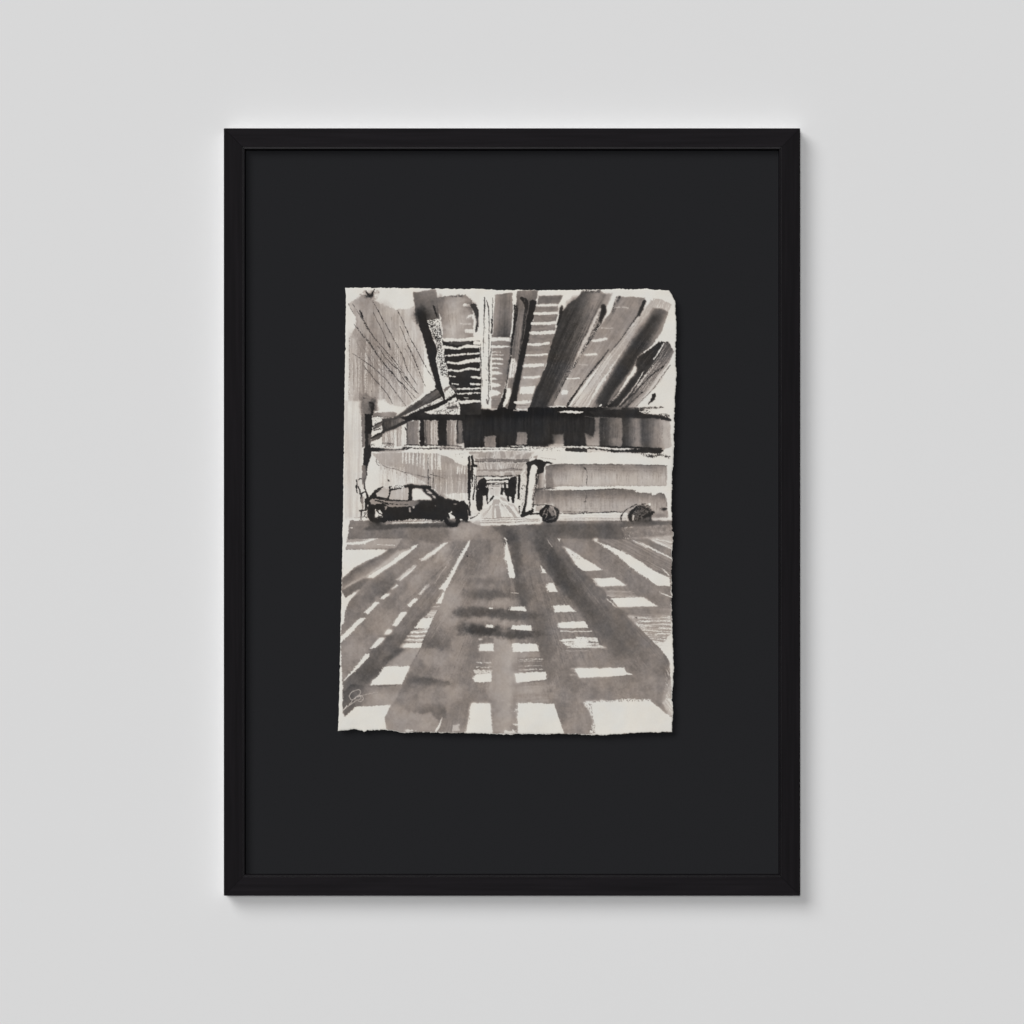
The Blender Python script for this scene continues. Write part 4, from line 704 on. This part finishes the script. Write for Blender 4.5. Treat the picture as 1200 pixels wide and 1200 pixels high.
stroke(T1(420,440, 480,440, 560,462, 640,478, 760,480, 890,478), [2.4,1.8,1.3,1.4,1,1], 42, jit=.35); stroke(T1(460,470, 540,490, 620,520), [1.6,1.6,2.6], 44, jit=.6); stroke(T1(620,520, 760,525, 900,522), [1.5,.8,.7], 50, jit=.4, brk=.2); stroke(T1(500,540,580,520), [1.4,1.2], 60, jit=.5, brk=.3)
fill(T1(1000,540, 1060,490, 1200,480, 1200,560), 44, jit=.5); fill(T1(575,560, 610,560, 605,600, 585,605), 140, jit=.5); fill(T1(902,570, 935,570, 930,628, 905,630), 150, jit=.4); white(T1(960,550, 985,550, 980,580, 958,585), 165, jit=.4); wline(T1(760,540, 880,545), .8, 110, op=.6)
white(T1(450,600, 480,590, 470,620, 490,600, 520,605, 545,640, 550,695, 520,695, 500,670, 490,700, 452,700), jit=.6); stroke(T1(480,600, 505,640, 545,660), [1.4,1,1], 44, jit=.4); stroke(T1(470,700,540,680), [1,1.4], 42, jit=.4)
for q in ((440,620,446,720), (560,540,590,640)): stroke(T1(*q), 1.4, 46)
blob(T1(470,770), 9, 3, 48, .8); 
white(T2(518,650, 556,620, 565,625, 545,655, 605,690, 600,715, 560,735, 540,720, 535,680), jit=.35); fill(T2(505,710, 540,720, 620,720, 610,760, 570,780, 520,760), 130, jit=.6, soft=1, op=.85); blob(T2(560,790), 9, 3.5, 46, .9); stroke(T2(480,740, 540,800, 620,800, 670,750), [3,4.5,4.5,3], 44, jit=.5); fill(T2(580,515, 640,512, 630,528, 585,530), 130, jit=.3); stroke(T2(785,600, 790,700), .9, 150, mode='light', brk=.35); wline(T2(345,540,350,548), .8, 120)
fill(T2(690,735, 760,750, 800,770, 780,775, 700,760), 60, op=.7, jit=.5)
white(T2(840,470, 880,500, 900,590, 925,620, 850,660, 830,620), 210, jit=.5)
# figure by the post
for l, wd_ in (((205,200, 215,240, 205,300, 210,370),[1.6,1.4,1.8,1.5]), ((230,195, 255,180, 280,190),[.5,1.3,1]), ((232,290, 250,350, 255,385),[1.6,1.8,1.2]), ((250,385, 290,370, 325,345),[2,1.8,1.2]), ((320,290, 330,350, 345,400, 350,460),[1,1.4,2.6,4]), ((265,400, 262,460, 275,520),[1.6,1.4,1.6]), ((275,430, 285,500, 290,590),[1.3,1.3,1]), ((325,460, 330,560, 320,610),[2.6,2.4,1]), ((245,608, 300,606, 360,598),[2,1.5,1.8]), ((268,612, 270,680, 268,725),[1.3,1.4,1]), ((300,640, 335,640, 310,680, 340,710),[.8,1,1,.8]), ((290,700,310,690),[.8,.8]), ((345,560,358,620,345,700),[1.6,1,.6]), ((372,435, 430,380, 490,330, 560,292),[1.6,1.8,1.6,1.2])): stroke(T1(*l), wd_, 44, jit=.4)
fill(T1(262,420, 300,420, 296,590, 275,590, 268,520), 150, op=.7, jit=.4); stroke(T1(310,180, 318,300), [1.2,1.4], 60); fill(T1(275,120, 325,60, 330,200, 280,250), 110, op=.5, jit=.4)
stroke(T1(165,695, 200,705, 260,700), .6, 150, jit=.3); white(T1(270,260,300,250,305,350,260,370), 212, jit=.4, op=.8)
stroke(T1(632,195, 633,210), 1.5, 42); wline(T1(105,840, 148,840), [.7,1], 208)

# ---------------------------------------------------------------- pale van on the right
white(T7(380,150, 1200,150, 1200,760, 400,760), op=.0)
BX = np.concatenate([T7(335,190, 420,165, 560,158), D(560,422, 760,425, 1090,432, 1096,470, 1092,565, 560,572, 400,572), T7(480,470, 340,480)])
fill(BX, 160, jit=.35, mot=7, st=(90,4,8,1.3), grad=(D(700,424), D(700,572), [(0,104),(.1,124),(.3,150),(.6,174),(.9,172),(1,156)]), grad2=(D(280,500), D(1090,500), [(0,-26),(.1,-10),(.2,2),(.4,6),(1,4)]))
white(D(345,576, 430,572, 560,568, 1100,566, 1096,600, 1060,612, 1010,630, 985,615, 880,602, 700,588, 560,594, 380,596), jit=.3)
LW = np.concatenate([T7(200,530, 340,500, 480,515), D(420,598, 560,596, 740,588, 880,604, 890,612, 985,616, 1000,632, 1020,628, 1030,615, 1078,618, 1085,640, 1095,690, 1100,780, 1000,790, 800,745, 400,748, 370,735), T7(430,690, 200,690, 190,600)])
fill(LW, 150, jit=.5, mot=9, st=(90,5,8,1.2), grad=(D(700,590), D(700,750), [(0,98),(.2,112),(.4,142),(.6,166),(.85,172),(1,166)]), grad2=(D(210,660), D(1090,660), [(0,-16),(.06,18),(.12,-10),(.2,-2),(.5,4),(.8,2),(1,-14)]))
stroke(D(380,420, 560,424, 760,424, 1000,430, 1094,434), [.5,.5,.8,.7,1], 84, jit=.25, brk=.2); stroke(D(420,572, 700,570, 1090,566), .5, 130, brk=.2); stroke(D(360,598, 560,598, 740,588, 884,602), [.6,.9,1,.7], 76, jit=.2)
wline(T7(400,560, 402,640), 1, 180, soft=.8, op=.6)
for x in (545,560,590,620): stroke(T7(x,520, x+4,640), .6, 108, op=.4, brk=.3)
hatch(D(290,440, 290,560), D(1085,440, 1085,560), 60, .45, 96, .42, .33); hatch(D(290,430, 290,560), D(1085,440, 1085,560), 26, .5, 196, .4, .33, 'light'); hatch(D(230,610, 230,740), D(1080,640, 1080,760), 60, .45, 90, .42, .33); hatch(D(230,620, 230,740), D(1080,650, 1080,760), 24, .5, 192, .4, .33, 'light')
hatch(D(380,440, 1085,446), D(380,470, 1085,476), 5, .6, 100, .5, .4); hatch(D(380,605, 860,608), D(300,640, 1080,660), 7, .6, 92, .5, .4); hatch(D(300,700, 1080,700), D(380,748, 820,745), 5, .5, 120, .5, .4)
# cab and its door pillars
fill(T7(335,190, 420,170, 450,480, 340,485), 112, jit=.5, soft=1.6, op=.8, mot=16); fill(T7(200,520, 330,500, 400,530, 380,690, 200,690), 118, jit=.5, soft=2, op=.6, st=(90,14,10,1.2))
fill(T7(230,280, 310,270, 330,300, 325,490, 230,500), 150, jit=.4, soft=.8, grad=(T7(230,380), T7(330,380), [(0,92),(.4,140),(.7,176),(1,150)])); wline(T7(325,190, 322,280, 316,360), [1.4,1.4,.8], 208)
fill(T7(60,150, 110,130, 200,95, 240,95, 300,120, 380,125, 440,152, 350,160, 325,190, 305,270, 270,280, 225,300, 200,420, 175,540, 160,560, 190,420, 215,300, 225,200, 190,170, 150,180, 130,260, 110,370, 95,560, 75,720, 60,830, 20,860, 12,800, 40,740, 60,600, 80,400, 92,250, 85,180), 40, jit=.4)
white(T7(150,185, 175,165, 210,185, 215,240, 195,400, 180,560, 160,640, 155,760, 75,800, 92,650, 110,430, 135,270), jit=.35); specks(T7(185,380, 220,400, 175,720, 140,770), 44, .35)
stroke(T7(225,300, 215,400, 195,530, 180,600), [4,2.6,1.6,1], 46, jit=.6, brk=.25); blob(T7(225,510), 5, 2, 60, .7); stroke(T7(220,500, 340,485, 470,492), [2.4,2.6,1], 56, jit=.8, brk=.2, op=.8)
stroke(T7(30,850, 60,840, 110,810, 150,785, 170,775), [5,4.5,4,4,2], 40, jit=.5); stroke(T7(100,830, 170,822, 260,825), [2.4,1.5,2.2], 41, jit=.3); stroke(T7(150,700, 240,705, 360,705), [1,1.4,.8], 52, jit=.4); stroke(T7(180,600, 170,700, 160,780), [1.6,1.4,1.2], 46, jit=.6, brk=.2)
fill(T7(200,725, 300,715, 280,800, 190,790), 172, jit=.4, mot=6)
fill(ring(D(308,755), 11.6, 11), 41, jit=.6, sm=1); fill(T7(400,720, 440,720, 430,800, 460,830, 425,850, 385,780), 130, jit=.6, sm=1, soft=.5); wline(T7(440,730, 460,800, 470,850), [.8,1.4,.8], 190, jit=.3); wline(T7(400,715,420,740), 1, 170)
for q in ((290,850,330,770,380,735), (320,900,350,840,370,760), (420,900,470,860,490,790), (350,910,420,890,450,870), (300,830,330,820,350,850), (440,760,470,790,480,830)): wline(T7(*q), [.4,1,.4], 132, jit=.4, brk=.3)
stroke(D(375,750, 480,752, 600,748, 720,742, 800,745), [.8,1.3,1,1.5,.8], 44, jit=.35, brk=.22); fill(D(375,765, 830,760, 860,800, 375,802), 204, jit=.3, st=(0,10,30,.6)); stroke(D(400,738, 560,742), .5, 70, brk=.3); stroke(D(380,790, 820,785), .7, 160, brk=.35)
fill(D(0,790, 240,785, 245,800, 0,822), 206, jit=.3, st=(0,16,40,.6)); stroke(D(0,796, 235,790), .5, 130); stroke(D(0,812, 240,802), .6, 130); stroke(C(1000,785, 1190,780), .5, 140); fill(C(985,792, 1190,785, 1190,820, 995,838), 204, jit=.3, st=(0,16,40,.6)); stroke(C(1000,802, 1190,795), .5, 120); stroke(C(990,818, 1190,812), .9, 130)
wline(C(995,834, 1100,828, 1195,822), [1.2,1.4,1], 211); wline(D(0,826, 120,820, 230,812), [1.4,1.2,.8], 210)
# rear wheel
fill(ring(T8(592,490), 12.6, 11.4), 96, jit=.9, op=.9, mot=30, grn=16, sm=1, soft=.7); specks(T8(480,380, 700,360, 740,480, 700,600, 480,590), 42, .44, o=7)
for l in ((520,430,580,400,650,410,700,450), (560,520,620,470,690,480), (500,560,580,590,680,580,720,540), (560,440,600,470,640,440), (610,540,650,500,700,520)): stroke(T8(*l), [.8,1.6,.8], 48, jit=.7, brk=.2)
stroke(T8(530,350, 430,400, 360,460, 315,530, 325,580), [.8,1.2,1.2,1.8,1.2], 44, jit=.3, brk=.1); stroke(T8(520,395, 450,460, 440,540, 490,610), [2.4,4.4,4.4,2.6], 42, jit=.5); stroke(T8(620,520, 680,505, 745,465), [3,5,3], 42, jit=.7); stroke(T8(600,350,640,345), [1.2,1], 60, jit=.4); stroke(T8(560,410, 640,420, 690,400), [1.6,1,1.4], 56, jit=.6, brk=.25); stroke(T8(700,480, 715,570), [2,3], 52, jit=.5)
fill(T8(470,500, 490,490, 490,560, 475,570), 200, jit=.4); white(T8(680,345, 705,330, 712,355, 690,378), jit=.4); blob(T8(600,590), 8, 3, 64, .8)
blob(T8(890,415), 4.2, 2, 44, .95); blob(T8(840,510), 9, 2.2, 110, .6); stroke(T8(925,270, 930,380), .6, 110, brk=.2); fill(T8(750,480,940,440,945,530,760,530), 128, op=.4, soft=1.5, jit=.8)
fill(T8(730,535, 990,545, 990,575, 735,570), 200, jit=.5, op=.8); fill(T8(320,575, 500,580, 990,575, 985,610, 700,640, 350,620), 92, jit=.8, soft=1, op=.8)
for l, wd_ in (((845,200, 870,225),[1.4,2]), ((870,225, 885,260, 895,320, 885,380, 888,440),[1,.5,.7,.6,.5]), ((872,510,878,600,870,655),[.4,.6,.7]), ((850,658,875,658),[1,1.2])): stroke(T7(*l), wd_, 60, jit=.15, brk=.2)
specks(E(880,220,920,220,920,250,880,250), 50, .0); stroke(E(900,236,903,237), 1.4, 46)

# ink creeps along the fibres: edges break up everywhere and run where the sheet was wet
jx = 1.5*nz(XX, YY, 1.5, 14)+1.6*nz(XX, YY, 9, 15); jy = 1.5*nz(XX+50, YY, 1.5, 16)+1.6*nz(XX+50, YY, 9, 17)
ix = np.clip(((XX+jx*.5-PX0)*PS).astype(int), 0, NW-1); iy = np.clip(((YY+jy*.5-PY0)*PS).astype(int), 0, NH-1)
CV = CV[iy, ix]
def box(a, r):
    for ax in (0, 1):
        p = np.pad(a, [(r+1, r) if k == ax else (0, 0) for k in (0, 1)], mode='edge').cumsum(ax, dtype=np.float64)
        n = a.shape[ax]; a = (np.take(p, range(2*r+1, 2*r+1+n), ax)-np.take(p, range(n), ax))/(2*r+1)
    return a.astype(np.float32)
wet = ss(.0, .34, nz(XX, YY, 34, 18))
wet = wet*np.where(YY > 612, .75, .5)*ss(196, 160, box(CV, 5))
CV = CV+(box(box(CV, 4), 3)-CV)*wet
# paper tooth over everything: pigment settles in it
dk = np.clip((215-CV)/90, 0, 1)*np.clip((CV-30)/40, .25, 1)
CV += dk*(9*nz(XX, YY, 1.7, 12)+8*nz(XX, YY, 3.4, 13)+5*np.sin(XX*3.1)*np.sin(YY*3.1)*.35)
np.clip(CV, 28, 226, out=CV)
RGB = np.stack([CV+np.interp(CV, [30,60,90,140,180,217,230], [1,2,4,8,7,3,2]), CV-np.interp(CV, [30,90,140,190,217], [0,1,2.2,1.6,0]), CV-np.interp(CV, [30,60,90,140,180,217,230], [0,2,4,9,9.5,7.5,6.5])], 2)
RGB += (2.2*nz(XX, YY, 16, 9))[..., None]*np.array([1, 0, -1.3])
PAPER_GAIN = 1.16

# ---------------------------------------------------------------- the sheet, torn on all four sides
TOP = [(404.4,337.2),(430,336.9),(470,337.6),(520,338.4),(560,338.7),(590,340.2),(610,339.6),(630,340.2),(680,339.6),(724.7,338.7),(745,339.2),(758,338.5),(770,339.6),(781,340.2),(784,340.4)]
RIGHT = [(784,340.4),(787,344.5),(790.8,352.7),(791.4,366),(793,379),(792.8,391),(791,403.5),(791.8,420),(792.6,443.7),(791.2,465),(790.4,487.5),(790.2,513.7),(788.6,540),(787.5,557.5),(787.4,580),(786.8,601),(787.4,614),(788.2,622),(789.7,626.6),(787.9,639),(787.3,660),(786.9,688.7),(787.5,715),(787.7,732),(788.6,755),(788.8,775),(789.5,790),(788.4,805),(787.5,818),(789,831),(788.2,842),(787.7,858)]
BOT = [(396,856.6),(405.7,855.6),(411,854.6),(416,854.4),(421,855.6),(424,855.7),(426.7,857.8),(430,855.9),(440,855.3),(453,855.5),(463,856.6),(472,858.7),(484.5,858),(510,858.8),(540.5,859.2),(570,859.9),(590,860.4),(598,860.8),(606,859.9),(630,860.2),(660,860.2),(690,861.3),(712,861.5),(730,860),(747.5,859),(775,858.4),(787.7,858)]
LEFT = [(404.4,337.2),(405.2,345),(405.4,360),(404.9,385),(404.6,407),(405.6,409),(404.4,412),(404.2,440),(403.6,470),(403.2,500),(402.8,529),(403.4,530.5),(402.7,533),(402.4,570),(402,592.5),(401.6,610),(401.2,640),(400.8,665),(400.3,690),(399.7,715),(399,740),(398.6,760),(398.3,779),(399.2,781),(398,785),(397.6,810),(397,835),(396,856.6)]
def along(pts, t, amp, o, ax):
    p = np.array(pts); s = np.r_[0, np.cumsum(np.hypot(*np.diff(p, axis=0).T))]; s /= s[-1]
    q = np.stack([np.interp(t, s, p[:, 0]), np.interp(t, s, p[:, 1])], 1)
    L = t*500; f = np.minimum(1, np.minimum(t, 1-t)*40)
    q[:, ax] += f*amp*(nz(L, L*0+o, 7, 2)+.9*nz(L, L*0+o, 2.2, 4))
    return q
GU, GV = 780, 1044
tu, tv = np.linspace(0, 1, GU+1), np.linspace(0, 1, GV+1)
ct, cb = along(TOP, tu, .8, 3.3, 1), along(BOT, tu, .9, 31.7, 1)
cl, cr = along(LEFT, tv, .5, 57.1, 0), along(RIGHT, tv, 1.2, 83.9, 0)
u, vv = np.meshgrid(tu, tv); u = u[..., None]; vv = vv[..., None]
q = (1-vv)*ct[None]+vv*cb[None]+(1-u)*cl[:, None]+u*cr[:, None]-((1-u)*(1-vv)*ct[0]+u*(1-vv)*ct[-1]+(1-u)*vv*cb[0]+u*vv*cb[-1])
QX, QY = q[..., 0], q[..., 1]
def pick(img):
    fx = np.clip((QX-PX0)*PS-.5, 0, NW-1.01); fy = np.clip((QY-PY0)*PS-.5, 0, NH-1.01)
    ix, iy = fx.astype(int), fy.astype(int); a, b = (fx-ix)[..., None], (fy-iy)[..., None]
    return (img[iy, ix]*(1-a)+img[iy, ix+1]*a)*(1-b)+(img[iy+1, ix]*(1-a)+img[iy+1, ix+1]*a)*b
sr = np.clip(pick(RGB)/255., 0, 1)
lin = np.where(sr <= .04045, sr/12.92, ((sr+.055)/1.055)**2.4)*PAPER_GAIN
# the sheet floats on hidden spacers, ripples slightly and thins out and rolls at the torn edge
ed = np.minimum(np.minimum(u[..., 0]*390, (1-u[..., 0])*390), np.minimum(vv[..., 0]*520, (1-vv[..., 0])*520))
lift = MAT_D+.0086+.0012*nz(QX, QY, 120, 3)+.0005*nz(QX, QY, 34, 6)
front = lift+.0006-.0008*np.exp(-ed/.55)+.0014*np.exp(-ed/9)*nz(QX, QY, 40, 8)
back = lift-.0004
def pts(d):
    k = (DIST-MAT_D-.0086)/DIST*.001
    return np.stack([(QX-600)*k, -d, (600-QY)*k], -1).reshape(-1, 3)
co = np.concatenate([pts(front), pts(back)]).astype(np.float32)
n1 = (GU+1)*(GV+1); idx = np.arange(n1).reshape(GV+1, GU+1)
a, b, c, d = idx[:-1, :-1].ravel(), idx[1:, :-1].ravel(), idx[1:, 1:].ravel(), idx[:-1, 1:].ravel()
ff = np.stack([a, b, c, d], 1); fb = np.stack([a, d, c, b], 1)+n1
ring = np.concatenate([idx[0, :-1], idx[:-1, -1], idx[-1, :0:-1], idx[:0:-1, 0]]); nx = np.roll(ring, -1)
fs = np.stack([ring, nx, nx+n1, ring+n1], 1)
faces = np.concatenate([ff, fb, fs]).astype(np.int32)
me = bpy.data.meshes.new('ink_drawing')
me.vertices.add(len(co)); me.vertices.foreach_set('co', co.ravel())
me.loops.add(faces.size); me.loops.foreach_set('vertex_index', faces.ravel())
me.polygons.add(len(faces)); me.polygons.foreach_set('loop_start', np.arange(0, faces.size, 4, dtype=np.int32))
me.update(calc_edges=True)
ca = me.color_attributes.new('ink', 'FLOAT_COLOR', 'POINT')
col = np.ones((2*n1, 4), np.float32); col[:n1, :3] = lin.reshape(-1, 3); col[n1:, :3] = (.8, .79, .75)
ca.data.foreach_set('color', col.ravel())
sheet = obj('ink_drawing', me, pic, [paper_material(), edge_material()])
mi = np.zeros(len(faces), np.int32); mi[len(ff):] = 1
me.polygons.foreach_set('material_index', mi)
sm = np.zeros(len(faces), bool); sm[:len(ff)] = True
me.polygons.foreach_set('use_smooth', sm); me.update(); me.validate()
sheet['label'] = 'cream deckle edged sheet brushed in black and grey ink with a car, a van and girders overhead'
